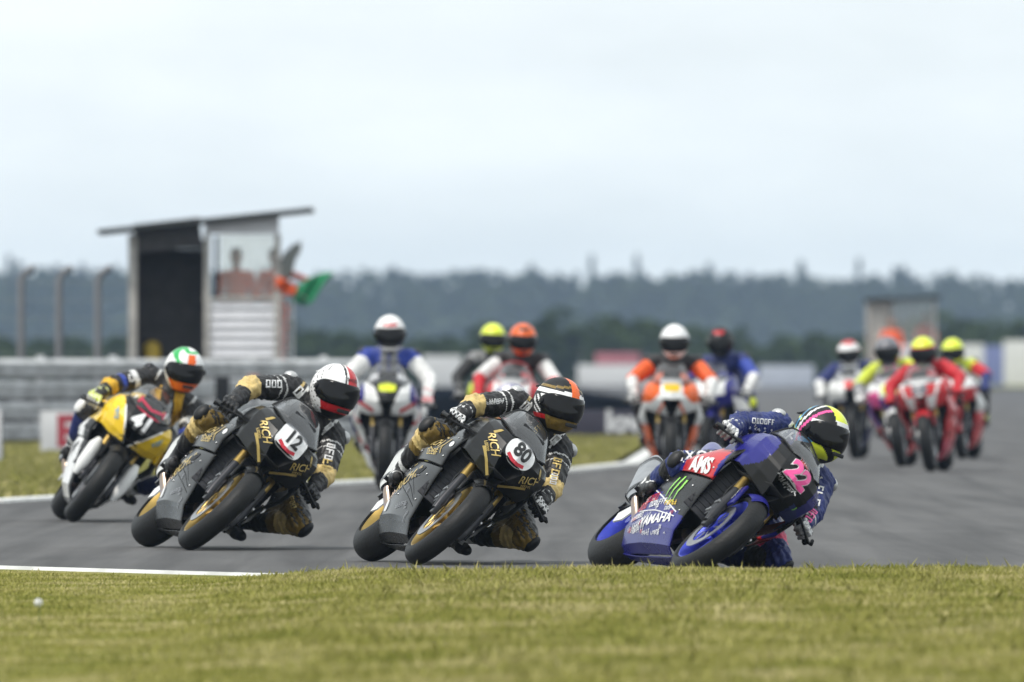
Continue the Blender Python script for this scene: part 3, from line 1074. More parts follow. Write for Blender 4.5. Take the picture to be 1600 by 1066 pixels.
def helmet(parent, pos, rot, pats, visor_mat, texts=(), detail=1.0):
    """pats: [materials], pred(centre)"""
    nu, nv = int(84 * detail), int(52 * detail)
    mb = MB()
    g = []
    for j in range(nv + 1):
        th = -math.pi / 2 * .93 + (math.pi * .965) * j / nv
        g.append([helm_pt(2 * math.pi * k / nu, th) for k in range(nu)])
    mb.grid(g, close_v=True)
    e = nv * nu
    mb.f.append(tuple(e + k for k in range(nu))); mb.m.append(0)
    mb.f.append(tuple(k for k in range(nu))[::-1]); mb.m.append(0)
    def pr(c):
        # eye port in black behind the visor, rubber lip at the bottom
        if c.z < -.130: return len(pats[0])
        return pats[1](c)
    h = mb.build('helmet', list(pats[0]) + [BLACK], parent, pred=pr, angle=70)
    M4 = Matrix.Translation(pos) @ rot.to_4x4()
    h.matrix_local = M4
    v = MB()
    rows = []
    for j in range(13):
        row = []
        for i in range(33):
            ph = R(-82) + R(164) * i / 32
            s = 1 - abs(ph / R(82)) ** 6
            lo, hi = R(-25) * (.35 + .65 * s), R(23) * (.45 + .55 * s)
            row.append(helm_pt(ph, lo + (hi - lo) * j / 12, 1.022))
        rows.append(row)
    v.grid(rows)
    vo = thicken(v.build('visor', visor_mat, h), .004)
    hg = MB()
    for s in (-1, 1):
        c = helm_pt(s * R(78), R(2), 1.02)
        hg.tube([c, c + Vector((0, s * .008, 0))], [.017, .014], 14)
    hg.build('visor_hinge', BLACK, h)
    vt = MB()
    vt.box((.186, 0, -.088), (.014, .07, .020), Matrix.Rotation(R(-10), 3, 'Y'), 0, .004)
    vt.build('chin_vent', BLACK, h)
    sp = MB()
    sp.grid([[Vector((-.11 - .055 * t, y, .105 - .03 * t + .012 * t * t - y * y * 1.8)) for y in (-.07, -.04, 0, .04, .07)] for t in (0, .5, 1)])
    thicken(sp.build('rear_spoiler', pats[0][0], h), .008)
    hb = bvh_of(h)
    for (s, size, m, y, z, ang, cyaw) in texts:
        c, n = math.cos(R(ang)), math.sin(R(ang))
        f = Vector((math.cos(R(cyaw)), math.sin(R(cyaw)), 0))
        xd = Vector((-f.y, f.x, 0))
        lettering(h, hb, s, size, m, f * .25 + xd * y + Vector((0, 0, z)), xd * c + FY * n, FY * c - xd * n, off=.003)
    return h

def hand_parts(wrist, hand, s):
    """glove closed on the grip: palm, four fingers of three bones, thumb"""
    grip_dir = Vector((-.10, s * .965, -.24)).normalized()     # along the bar, outwards
    f = (hand - wrist)
    f = (f - grip_dir * f.dot(grip_dir)).normalized()
    f = (f * .6 + Vector((1, 0, -.15)) * .4); f = (f - grip_dir * f.dot(grip_dir)).normalized()
    u = f.cross(grip_dir) * (1 if s < 0 else -1)
    if u.z < 0: u = -u
    bar = Vector((.405, s * .33, .735))
    at = lambda a, b, c: bar + f * a + grip_dir * b + u * c
    out = []
    out.append((wrist, at(-.075, 0, .030), .036, .032))
    for k, b in enumerate((-.036, -.012, .012, .036)):
        out.append((at(-.075, b * .7, .026), at(-.012, b, .038), .018, .0145))
    for k, b in enumerate((-.039, -.013, .013, .038)):
        ln = (1.0, 1.08, 1.0, .84)[k]
        r = (.0108, .0112, .0106, .0095)[k]
        if k < 1:      # first finger reaches for the lever
            pts = [at(-.012, b, .038), at(.042, b, .030), at(.078, b, .006), at(.074, b, -.016)]
        else:
            pts = [at(-.012, b, .038), at(.012 + .016 * ln, b, .034), at(.030 * ln, b, -.004), at(.006, b, -.030)]
        for q in range(3):
            out.append((pts[q], pts[q + 1], r, r * .95))
    tb = -.052
    out += [(at(-.060, tb * .6, .012), at(-.026, tb, -.004), .016, .013), (at(-.026, tb, -.004), at(.004, tb, -.022), .0125, .011), (at(.004, tb, -.022), at(.026, tb * .85, -.022), .011, .010)]
    return out

def boot_parts(kn, an, toe, s):
    top = kn.lerp(an, .56)
    d = (toe - an); d.z = 0; d.normalize()
    dn = Vector((0, 0, -1))
    ball = toe + dn * -.004
    return [(top, an, .058, .046), (an, an + dn * .045 - d * .035, .046, .036), (an + dn * .02, ball, .046, .040), (ball, ball + d * .075, .041, .030),
            (an + dn * .055 - d * .045, ball + dn * .012 + d * .075, .026, .020), (an - d * .03 + Vector((0, 0, .04)), an - d * .045 + dn * .03, .034, .03)]

def rider(loc, M, P, S, label, detail=1.0, k_=1.0):
    root = empty('person', loc, M)
    root.scale = (k_, k_, k_)
    tag(root, label, 'person', S.get('group', 'riders of the field'))
    p = {k: Vector(v) for k, v in P.items()}
    parts = body_parts(P)
    mb = MB()
    for nm, a, b, ra, rb in parts:
        mb.cap(a, b, ra, rb, 14)
    for s in 'RL':
        mb.ell(p['kn' + s], (.078, .078, .078))
        mb.ell(p['sh' + s], (.082, .085, .080))
        mb.ell(p['el' + s] , (.060, .060, .060))
    vox = .0095 if detail >= 1 else .014
    me = remesh(mb, vox, 5 if detail >= 1 else 4)
    # folds in the leather
    rnd = np.empty(len(me.vertices) * 3, dtype=np.float32)
    me.vertices.foreach_get('co', rnd)
    co = rnd.reshape(-1, 3).astype(np.float64)
    nr = np.empty(len(me.vertices) * 3, dtype=np.float32)
    me.vertices.foreach_get('normal', nr)
    nr = nr.reshape(-1, 3)
    w = np.sin(co[:, 0] * 95 + 3 * np.sin(co[:, 2] * 31)) * np.sin(co[:, 1] * 60 + co[:, 2] * 85 + 2 * np.sin(co[:, 0] * 40))
    w2 = np.sin(co[:, 2] * 140 + co[:, 1] * 50 + 2.5 * np.sin(co[:, 0] * 28))
    amp = np.full(len(co), .0024)
    for k in ('elR', 'elL', 'knR', 'knL', 'shR', 'shL', 'hipR', 'hipL', 'waist'):
        dd = np.linalg.norm(co - np.array(P[k]), axis=1)
        amp += .0042 * np.exp(-(dd / .10) ** 2)
    w3 = np.sin(co[:, 0] * 170 + co[:, 1] * 120 + 3 * np.sin(co[:, 2] * 45 + co[:, 1] * 20))
    co = co + nr * (((w + .55 * w2 + .5 * w3) * amp)[:, None])
    me.vertices.foreach_set('co', co.astype(np.float32).ravel())
    # colour fields by limb
    n = len(me.polygons)
    cen = np.empty(n * 3, dtype=np.float32)
    me.polygons.foreach_get('center', cen)
    cen = cen.reshape(-1, 3).astype(np.float64)
    nrm = np.empty(n * 3, dtype=np.float32)
    me.polygons.foreach_get('normal', nrm)
    nrm = nrm.reshape(-1, 3)
    best = np.full(n, 9.0); who = np.zeros(n, int); tt = np.zeros(n)
    for i, (nm, a, b, ra, rb) in enumerate(parts):
        A, B = np.array(a), np.array(b)
        d = B - A
        t = np.clip(((cen - A) @ d) / (d @ d), 0, 1)
        dist = np.linalg.norm(cen - (A + t[:, None] * d), axis=1) - (ra + (rb - ra) * t)
        sel = dist < best
        best[sel], who[sel], tt[sel] = dist[sel], i, t[sel]
    cols = S['mats']
    keys = list(cols)
    fn = S['zone']
    idx = [keys.index(fn(parts[who[i]][0], tt[i], cen[i], nrm[i])) for i in range(n)]
    for k in keys:
        me.materials.append(cols[k])
    me.polygons.foreach_set('material_index', idx)
    body = link('body', me, root)
    bb = bvh_of(body)
    # armour and sliders
    for s, sg in (('R', -1), ('L', 1)):
        k = p['kn' + s]
        hip, an = p['hip' + s], p['an' + s]
        out = ((k - hip).normalized() + (k - an).normalized()).normalized()
        out = (out + Vector((0, sg * .75, -.10))).normalized()
        q = out.to_track_quat('Z', 'Y').to_matrix()
        MB().ell(k + out * .066, (.040, .056, .026), q, 18, 8).build('knee_slider', S.get('slider', BLACK), root)
        sh = p['sh' + s] + Vector((.0, sg * .05, .045))
        MB().ell(sh, (.048, .040, .030), Matrix.Rotation(R(-35 * sg), 3, 'X'), 16, 8).build('shoulder_cup', S.get('cup', DARKM), root)
    # gloves and boots
    gm = S.get('glove', (BLACK, BLACK))
    for s, sg in (('R', -1), ('L', 1)):
        wr = p['el' + s].lerp(p['ha' + s], .80)
        gb = MB()
        for a, b, ra, rb in hand_parts(wr, p['ha' + s], sg):
            gb.cap(a, b, ra, rb, 10)
        gb.cap(p['el' + s].lerp(p['ha' + s], .62), wr, .050, .043, 14)
        gme = remesh(gb, .0042 if detail >= 1 else .008, 2)
        gme.materials.append(gm[0]); gme.materials.append(gm[1])
        c0 = Vector((.405, sg * .33, .735))
        gme.polygons.foreach_set('material_index', [1 if ((q.center - c0).z > .012 and math.sin(q.center.y * 260) * math.sin(q.center.x * 150 + 1) > -.15) else 0 for q in gme.polygons])
        link('glove', gme, root)
        bb2 = MB()
        for a, b, ra, rb in boot_parts(p['kn' + s], p['an' + s], p['toe' + s], sg):
            bb2.cap(a, b, ra, rb, 12)
        bme = remesh(bb2, .008 if detail >= 1 else .012, 3)
        bt = S.get('boot', (BLACK, BLACK))
        bme.materials.append(bt[0]); bme.materials.append(bt[1])
        an = p['an' + s]
        bme.polygons.foreach_set('material_index', [1 if (-.045 < (q.center - an).z < .10 and math.sin(q.center.x * 62 + q.center.z * 55) > .25 and q.center.x > an.x - .05) else 0 for q in bme.polygons])
        link('boot', bme, root)
    # helmet, level with the world more than with the leaning bike
    hy, hp, hr = S.get('look', (20, -6, 12))
    Wm = Matrix.Rotation(R(hy - 90), 3, 'Z') @ Matrix.Rotation(R(-hp), 3, 'Y') @ Matrix.Rotation(R(-hr), 3, 'X')
    helmet(root, p['head'] + Vector((.0, 0, .02)), M.inverted() @ Wm, S['helm'], S.get('visor', VISOR), S.get('htext', ()), 1.0 if detail >= 1 else .6)
    # print on the leathers, laid on from where it is read
    toc = (M.inverted() @ Vector((-loc.x, -loc.y, 0))).normalized()
    names = {nm: (a, b) for nm, a, b, _, _ in parts}
    for (s, bone, t, size, m, flip, lift) in S.get('print', ()):
        a, b = names[bone]
        o = a.lerp(b, t) + toc * .05
        if lift: o = o + Vector(lift)
        xd = (b - a) * (-1 if flip else 1)
        xd = (xd - toc * xd.dot(toc)).normalized()
        yd = toc.cross(xd)
        pv, pf = text2d(s, .015) if isinstance(s, str) else blocks2d(*s)
        print_on('lettering', body, bb, [(q * size, r_ * size) for q, r_ in pv], pf, m, o, xd, yd, .005)
    return root

VISOR = mat('smoked_visor', (.006, .006, .007), .14, var=.2, spec=.28)
# ------------------------------------------------------------------ liveries
SATIN = mat('satin_black_paint', (.008, .0078, .008), .22, var=.3, scale=8, spec=.40)
GOLD = mat('gold_paint', (.52, .38, .12), .38, .35, var=.10)
RED = paint('red_paint', (.52, .022, .028))
CRIMSON = paint('crimson_paint', (.45, .02, .06))
PINK = paint('pink_paint', (.85, .10, .34))
BLUE = paint('royal_blue_paint', (.018, .018, .19))
NAVY = paint('navy_paint', (.018, .026, .12))
SKY = paint('sky_blue_paint', (.10, .42, .72))
YEL = paint('yellow_paint', (.88, .58, .02))
NEON = paint('neon_yellow_paint', (.72, .82, .05))
ORANGE = paint('orange_paint', (.80, .13, .015))
GREEN = paint('green_paint', (.03, .42, .10))
CLAWG = paint('claw_green', (.30, .72, .10))
GREYP = paint('grey_paint', (.16, .16, .18))
PURPLE = paint('purple_paint', (.14, .03, .36))
NEONP = mat('neon_print', (.68, .76, .05), .6, spec=.2)
YELP = mat('yellow_print', (.75, .48, .03), .6, spec=.2)
WPRINT = mat('white_print', (.80, .80, .80), .45)
KPRINT = mat('black_print', (.015, .015, .015), .45)
RPRINT = mat('red_print', (.55, .02, .04), .45)
GOLDPR = mat('gold_print', (.62, .46, .16), .40, .2)
SILCAN = mat('pale_silencer', (.62, .62, .60), .38, .35)
BLUEM = mat('blue_anodised', (.06, .08, .55), .35, .6)
L_BLACK = leather('black_leather', (.022, .021, .022), .42)
L_GOLD = leather('gold_leather', (.66, .49, .20), .42)
L_BRONZE = leather('bronze_leather', (.22, .145, .035), .36)
L_WHITE = leather('white_leather', (.70, .70, .69), .5)
L_NAVY = leather('navy_leather', (.022, .034, .15), .45)
L_BLUE = leather('blue_leather', (.03, .06, .34), .45)
L_RED = leather('red_leather', (.52, .02, .03), .45)
L_ORANGE = leather('orange_leather', (.75, .11, .02), .5)
L_YEL = leather('yellow_leather', (.72, .42, .03), .5)
L_GREY = leather('grey_leather', (.26, .26, .27), .5)
L_NEON = leather('neon_leather', (.62, .70, .06), .5)
L_PINK = leather('pink_leather', (.75, .06, .16), .5)

def intake(c):
    return c.z < .746 and abs(c.y) < .022 + .064 * (c.z - .590) / .155

# --- black and gold pair
def k_deco(num, power, red_script):
    def deco(d):
        for s in (-1, 1):
            front_stripe(d, [(s * .205, .872), (s * .150, .848), (s * .212, .752), (s * .105, .668), (s * .040, .612)], .0125, GOLD)
        front_text(d, 'RICH', .056, GOLDPR, -.140, .752, -38, shear=.25, off=.007)
        front_text(d, 'RICH', .056, GOLDPR, .140, .752, 38, shear=.25, off=.007)
        plate(d, .090, .075, WPRINT, 0, .814, power)
        front_stripe(d, [(-.058, .772), (-.02, .757), (.02, .757), (.058, .772)], .020, red_script, off=.0045)
        front_text(d, num, .115, KPRINT, .002, .826, 0, bold=.035, sx=.86, off=.006)
        side_text(d, 'RICH', .075, GOLDPR, .0, .37, 20, shear=.25, sx=1.6)
        for q in range(4):
            side_stripe(d, [(.03 - q * .035, .545), (.075 - q * .035, .60)], .010, GREYP)
        side_stripe(d, [(.40, .66), (.36, .60), (.38, .56)], .012, GOLD)
        side_small(d, 71, 5, .03, GOLDPR, .26, .555, 4)
        side_small(d, 72, 6, .024, GREYP, .10, .25, 10)
        side_small(d, 73, 4, .03, GREYP, -.1, .43, 20)
        rg = random.Random(9)
        for q in range(12):
            side_small(d, 120 + q, rg.choice((2, 3)), rg.uniform(.012, .022), rg.choice((GREYP, GREYP, GOLDPR)), rg.uniform(-.22, .28), rg.uniform(.20, .50), rg.choice((10, 20, 60)))
        for q in range(3):
            side_stripe(d, [(.30 - q * .03, .26 + q * .03), (.16 - q * .02, .30 + q * .05), (-.02, .34 + q * .05)], .005, CARBON)
        vs, fs = disc2d(.028, .018)
        o, b = d['sides'][-1, 'up']
        print_on('sticker', o, b, vs, fs, WPRINT, (.46, -.4, .63), RX, RY)
        side_stripe(d, [(.34, .655), (.22, .675), (.10, .655)], .010, GOLD)
        side_stripe(d, [(.36, .61), (.30, .555), (.20, .575)], .008, GOLD)
        side_stripe(d, [(-.18, .30), (-.10, .30), (.10, .40), (.22, .42)], .005, GREYP)
        side_text(d, 'RICH', .075, GOLDPR, .20, .610, 0, shear=.25, sx=1.4)
        o, b = d['sides'][-1, 'lo']
        vs, fs = disc2d(.045, .03, 5)
        print_on('sticker', o, b, vs, fs, WPRINT, (-.26, -.4, .24), RX, RY)
        small_print(d['screen'], d['sb'], 3, 2, .045, GREYP, (.9, -.06, 1.0), FX, FY)
        front_small(d, 5, 6, .014, GOLDPR, -.152, .722, -38)
        front_small(d, 6, 6, .014, GOLDPR, .152, .722, 38)
    return deco
def K_livery(num, power):
    return dict(body=SATIN, nose=([SATIN, BLACK], lambda c: 1 if intake(c) else 0), side=([SATIN, CARBON], lambda c: 1 if c.z < .17 else 0), rim=GOLDM, tank=SATIN, tail=SATIN,
                mud=SATIN, can=SILCAN, deco=k_deco(num, power, RPRINT), group='black and gold racing motorcycles')

# --- blue bike 22
def y_nose(c):
    if intake(c) : return 1
    if c.z > .905: return 2
    if abs(c.y) < .160 + max(0, .70 - c.z) * .5 and c.x > .60 and (c.y < .12 or c.z > .70): return 1
    if c.z < .70 and c.y > 0: return 3
    return 0
def y_side(c):
    if c.z > .505 and c.x < .50:
        return 2 if (c.x < .47 + (c.z - .6) * .2 and c.x > .06) else 0
    if c.z > .36 - (c.x * .25): return 1
    return 0
def y_deco(d):
    front_text(d, '22', .145, PINK, .012, .797, 0, bold=.045, sx=1.0, off=.010)
    front_text(d, '22', .145, WPRINT, .012, .797, 0, bold=.072, sx=1.0, off=.005)
    front_stripe(d, [(-.07, .880), (.08, .880)], .036, RED, off=.0035)
    front_small(d, 8, 6, .020, WPRINT, .005, .880)
    front_text(d, 'MONSTER', .034, WPRINT, 0, .726, 0, off=.010)
    for s in (-1, 1):
        claw(d['nose'], d['nb'], s * .165, .868 if s < 0 else .68, .058, CLAWG, False, .2)
    o, b = d['sides'][-1, 'lo']
    side_text(d, 'AMS', .112, WPRINT, .285, .546, 4, bold=.045, sx=1.15, off=.006)
    claw(o, b, .14, .395, .16, CLAWG, True, .35)
    side_text(d, 'YAMAHA', .072, WPRINT, .06, .225, 8, bold=.03, sx=1.35)
    for q, (kk, nn, sz, mm, x, z) in enumerate(((1, 7, .030, WPRINT, .0, .312), (2, 4, .042, RPRINT, -.12, .335), (3, 6, .028, WPRINT, -.24, .235), (4, 5, .026, YEL, .17, .325), (5, 6, .026, WPRINT, -.22, .175), (6, 5, .022, WPRINT, .12, .165), (7, 3, .040, RPRINT, -.22, .29), (9, 5, .024, WPRINT, -.02, .16))):
        side_small(d, kk, nn, sz, mm, x, z, 8)
    rg = random.Random(5)
    for q in range(26):
        side_small(d, 100 + q, rg.choice((2, 3, 4)), rg.uniform(.010, .020), rg.choice((WPRINT, WPRINT, WPRINT, RPRINT)), rg.uniform(-.34, .26), rg.uniform(.135, .34), rg.choice((8, 8, 60)), 1.4)
    for q in range(7):
        x = -.30 + q * .035
        side_stripe(d, [(x, .15), (x + .05, .20 + .01 * q)], .006, WPRINT)
    side_stripe(d, [(.28, .285), (.02, .345), (-.17, .385)], .007, WPRINT)
    side_stripe(d, [(.28, .262), (.02, .270), (-.25, .262)], .005, WPRINT)
    mb = bvh_of(d['mud'])
    lettering(d['mud'], mb, 'yamaha', .035, WPRINT, (.645, -.35, .515), Vector((.42, 0, -.9)), Vector((.9, 0, .42)))
    vs, fs = disc2d(.018, .018)
    print_on('sticker', d['nose'], d['nb'], vs, fs, WPRINT, (1.0, -.205, .80), FX, FY)
    front_text(d, 'S', .03, KPRINT, -.205, .80, off=.006)
Y22 = dict(body=BLUE, nose=([BLUE, BLACK, CARBON, NAVY], y_nose), side=([BLUE, CARBON, RED], y_side), rim=BLUEM, tank=BLUE, tail=BLUE, mud=BLUE, can=STEEL, deco=y_deco,
           group='blue racing motorcycles')

# --- yellow bike 41
def s_nose(c):
    if c.x > .56 and abs(c.y) < (c.z - .585) * .62: return 1
    if c.z < .625: return 1
    return 0
def s_side(c):
    if c.z > .64: return 0
    if c.x > .33 - (.62 - c.z) * .12: return 2
    return 1
def s_deco(d):
    front_stripe(d, [(-.175, .870), (-.125, .79), (-.012, .605)], .011, WPRINT)
    front_stripe(d, [(.175, .870), (.125, .79), (.012, .605)], .011, WPRINT)
    front_text(d, '41', .150, WPRINT, .0, .792, 0, bold=.05, sx=.95, off=.006)
    front_stripe(d, [(-.095, .872), (.0, .862), (.095, .872)], .012, CRIMSON, off=.005)
    for s in (-1, 1):
        front_small(d, 4, 6, .026, SKY, s * .178, .770, s * 58)
        small_print(d['screen'], d['sb'], 2, 1, .045, WPRINT, (.9, s * .118, .93), FX, FY)
        stripe(d['screen'], d['sb'], [(s * .10, .90), (s * .085, .98), (s * .075, 1.04)], .016, CRIMSON, (.9, 0, 0), FX, FY)
    stripe(d['screen'], d['sb'], [(-.09, .93), (0, .905), (.09, .93)], .02, CRIMSON, (.9, 0, 0), FX, FY)
S41 = dict(screen=glass('clear_screen', (.80, .81, .83), .05), body=YEL, nose=([YEL, BLACK, WHITEP], s_nose), side=([YEL, WHITEP, BLACK], s_side), rim=DARKM, tank=YEL, tail=YEL, mud=BLACK, can=STEEL, deco=s_deco, fork_cover=WHITEP, lever=BLACK,
           group='yellow racing motorcycles')

# --- the field behind
def b_nose(c):                      # white wedges either side of a dark middle, blue and red outer edges
    if c.x > .60 and abs(c.y) < .035 + max(0, (c.z - .68)) * .42 and c.z < .93: return 1
    if c.z < .63: return 1
    if abs(c.y) > .19 and c.z > .74: return 2
    if abs(c.y) > .11 and abs(c.z - .66 - (abs(c.y) - .11) * .6) < .018: return 3
    return 0
def b_side(c):
    if c.z > .70: return 2
    if .50 < c.z + c.x * .5 < .57 or .74 < c.z + .4 * c.x < .78: return 1
    return 0
def b_deco(d):
    plate(d, .072, .038, NEONP, 0, .862, 4)
CLEAR = glass('clear_screen', (.80, .81, .83), .05)
B_WHITE = dict(screen=CLEAR, body=WHITEP, nose=([WHITEP, BLACK, BLUE, RED], b_nose), side=([WHITEP, RED, NAVY], b_side), rim=DARKM, mud=BLACK, deco=b_deco)

def r_nose(c):
    q = math.hypot(c.y, (c.z - .735) * 1.1)
    if c.x > .55:
        if q < .075: return 1
        if q < .115: return 0
        if q < .15: return 2
    return 0 if abs(c.y) < .17 else 1
B_RED = dict(screen=CLEAR, body=RED, nose=([WHITEP, RED, BLUE], r_nose), side=([WHITEP, RED], lambda c: 1 if c.z < .55 else 0), rim=DARKM, mud=RED, screen_edge=RED)

def o_nose(c):
    if intake(c): return 1
    if abs(c.y) > .10 + max(0, .80 - c.z) * .9 and c.z > .715: return 2
    if abs(abs(c.y) - .075 - (.70 - c.z) * .5) < .014 and c.z < .72: return 2
    return 0
def o_deco(d):
    plate(d, .075, .034, YELP, 0, .845, 4)
B_ORANGE = dict(screen=CLEAR, body=ORANGE, nose=([WHITEP, BLACK, ORANGE], o_nose), side=([WHITEP, ORANGE], lambda c: 1 if c.z < .52 or c.x < .1 else 0), rim=DARKM, mud=BLACK, deco=o_deco)
B_BLUE = dict(screen=CLEAR, body=BLUE, nose=([WHITEP, BLUE, BLACK], lambda c: 2 if intake(c) else (1 if c.z < .74 or abs(c.y) > .18 else 0)), side=([BLUE, WHITEP], lambda c: 1 if c.z > .58 else 0), rim=DARKM, mud=BLUE)
def w_deco(d):
    plate(d, .06, .045, RED, 0, .835, 3)
B_WB = dict(screen=CLEAR, body=WHITEP, nose=([WHITEP, BLACK, NAVY], lambda c: 1 if (c.x > .66 and abs(c.y) < .05 and c.z < .82) else (2 if c.z < .66 else 0)), side=([WHITEP, NAVY], lambda c: 1 if c.z < .34 else 0), rim=DARKM, mud=BLACK, deco=w_deco)
B_PURPLE = dict(screen=CLEAR, body=PURPLE, nose=([WHITEP, PURPLE, PINK, NEON], lambda c: 3 if (abs(c.y) < .08 and c.z > .76 and c.z < .86) else (2 if c.y < -.12 and c.z < .80 else (1 if c.z < .72 else 0))),
                side=([PURPLE, RED], lambda c: 1 if c.z < .45 else 0), rim=DARKM, mud=WHITEP)
def rr_deco(d):
    plate(d, .045, .038, WPRINT, 0, .73, 2)
B_RR = dict(screen=CLEAR, body=RED, nose=([RED, WHITEP, GREYP], lambda c: 2 if (abs(c.y) < .075 and .76 < c.z < .86 and c.x > .6) else (1 if (c.z > .86 or (abs(c.y) < .13 and c.z < .74 and abs(c.y) > .06) or abs(abs(c.y) - .15 - (c.z - .75) * .3) < .014) else 0)), side=([RED, CRIMSON], lambda c: 1 if c.z < .3 else 0), rim=DARKM, mud=RED, deco=rr_deco)
B_WR = dict(screen=CLEAR, body=WHITEP, nose=([WHITEP, NAVY, RED], lambda c: 2 if c.y > .09 and c.z < .78 else (1 if c.y < -.16 else 0)), side=([RED, WHITEP], lambda c: 1 if c.z > .5 else 0), rim=DARKM, mud=BLACK)
B_DARK = dict(screen=CLEAR, body=BLACK, nose=([BLACK, NEON], lambda c: 1 if abs(c.y) > .2 else 0), side=([BLACK, NEON], lambda c: 1 if c.z < .25 else 0), rim=DARKM)

# ------------------------------------------------------------------ suits and helmets
def kg_zone(b, t, c, n):
    if b.startswith('fore'): return 'gold' if t < .46 else 'black'
    if b.startswith('upper'):
        if t > .90: return 'gold'
        return 'white' if (.30 < t < .33 or .44 < t < .46) else 'black'
    if b == 'thighR': return 'bronze' if (t > .42 and n[2] < .45) else 'black'
    if b == 'thighL': return 'bronze' if (t > .30 and n[2] < .25) else 'black'
    if b.startswith('shin'): return 'gold' if t < .40 else ('bronze' if t < .6 else 'black')
    if b == 'yoke': return 'white' if abs((t * 9) % 3 - 1.5) < .22 else ('gold' if abs((t * 9) % 3 - .6) < .2 else 'black')
    if b == 'chest' and c[2] < 1.10: return 'gold' if math.sin(c[1] * 80) > .6 else 'black'
    if b == 'hump': return 'black'
    return 'black'
KG = dict(black=L_BLACK, gold=L_GOLD, bronze=L_BRONZE, white=L_WHITE)

def h80(c):
    az, el = math.atan2(c.y, c.x), c.z
    if el < -.052 and abs(az) < 1.0: return 3                      # gold chin
    if abs(c.y - .012) < .026 and el > .055: return 2                    # orange stripe over the top
    k = el - .075 + .10 * abs(c.y)                                       # white arcs above the visor
    if abs(k) < .013 or abs(el - .022 - .5 * max(0, abs(c.y) - .09)) < .005 and c.x > 0: return 1
    if abs(el - .118 + .25 * abs(c.y)) < .006: return 3
    if abs(az) > 1.35 and abs(az) < 2.0 and abs(el + .01) < .05 and math.sin(el * 160 + c.x * 120) > 0: return 1
    if abs(el + .075) < .010 and abs(az) > .9: return 4
    return 0
def h12(c):
    az = math.atan2(c.y, c.x)
    if c.z < -.050 and abs(az) < .95: return 2 if c.z > -.108 else 1
    if c.y > .004 and c.y < .066 and c.z > .035 and c.x > -.10: return 2
    if abs(c.y + .012) < .006 and c.z > .03: return 1
    if abs(az) > 1.15 and abs(math.sin(c.x * 70 + c.z * 60)) < .22: return 1
    return 0
def h22(c):
    az = math.atan2(c.y, c.x)
    if c.z < -.055 and abs(az) < 1.0: return 3 if math.sin(c.y * 60 + c.z * 70) > -.2 else 0
    if c.z > .05 and c.x > -.02 and abs(c.y - .02) < .058: return 3 if c.z > .085 else 1
    if abs(c.z - .052) < .012 and abs(az) < 1.3: return 1
    if c.y < -.03 and abs(c.x - .02 - (c.z - .05) * .7) < .012: return 4
    if c.y < -.03 and abs(c.x + .045 - (c.z) * .4) < .010: return 1
    if c.y < -.03 and abs(c.x + .085 - (c.z) * .3) < .008: return 5
    if abs(az) > .7 and abs(c.z + .055) < .012: return 5
    if c.x < -.05 and math.sin(c.z * 90 + c.x * 40) > .75: return 3
    return 0
def h41(c):
    az = math.atan2(c.y, c.x)
    if c.z < -.055 and abs(az) < 1.15: return 2
    if .062 < c.z < .118 and abs(c.y - .012) < .027 and c.x > 0: return 2
    if abs(math.hypot(c.y + .03, (c.z - .10) * 1.0) - .055) < .013 and c.y < .0 and c.z > .03: return 1
    if abs(c.z - .135) < .007 and c.y > -.03: return 1
    return 0
def hplain(top, chin_z=-.06):
    return lambda c: (1 if c.z > top else (2 if c.z < chin_z else 0))

SUIT80 = dict(mats=KG, zone=kg_zone, look=(30, -7, 13), helm=([BLACK, WPRINT, ORANGE, L_BRONZE, RED], h80), glove=(L_BLACK, L_WHITE), boot=(L_BLACK, L_WHITE), slider=BLACK, cup=mat('silver_cup', (.55, .55, .55), .4, .5),
              print=[((11, 7), 'upperR', .55, .018, WPRINT, True, (0, 0, .015)), ((17, 7), 'upperR', .55, .018, WPRINT, True, (0, 0, .03)), ((51, 2), 'hump', .5, .05, WPRINT, False, None), ((52, 4), 'chest', .3, .028, GOLDPR, False, None), ((12, 1), 'yoke', .12, .06, WPRINT, False, (0, 0, .02)), ((15, 1), 'yoke', .85, .06, WPRINT, False, (0, 0, .02)), ((13, 1), 'foreL', .25, .05, KPRINT, False, None), ((14, 4), 'upperL', .5, .045, GOLDPR, False, None), ((16, 3), 'upperL', .75, .035, WPRINT, False, None)],
              htext=[], group='riders in black and gold leathers')
SUIT12 = dict(mats=KG, zone=kg_zone, look=(24, -8, 15), helm=([WPRINT, BLACK, RED, RED], h12), glove=(L_BLACK, BLACK), boot=(L_BLACK, BLACK), slider=BLACK, cup=mat('silver_cup', (.55, .55, .55), .4, .5),
              print=[((21, 3), 'upperR', .50, .042, WPRINT, True, (0, 0, .03)), ((53, 2), 'hump', .5, .05, WPRINT, False, None), ((54, 5), 'thighL', .6, .03, GOLDPR, False, None), ((22, 1), 'yoke', .12, .06, WPRINT, False, (0, 0, .02)), ((23, 2), 'upperL', .75, .05, GOLDPR, False, None), ((24, 3), 'upperL', .4, .045, WPRINT, False, None), ((25, 1), 'foreL', .25, .05, KPRINT, False, None), ((26, 1), 'yoke', .85, .05, WPRINT, False, (0, 0, .02))],
              htext=[('SHOEI', .026, KPRINT, .028, .088, 0, 0)], group='riders in black and gold leathers')
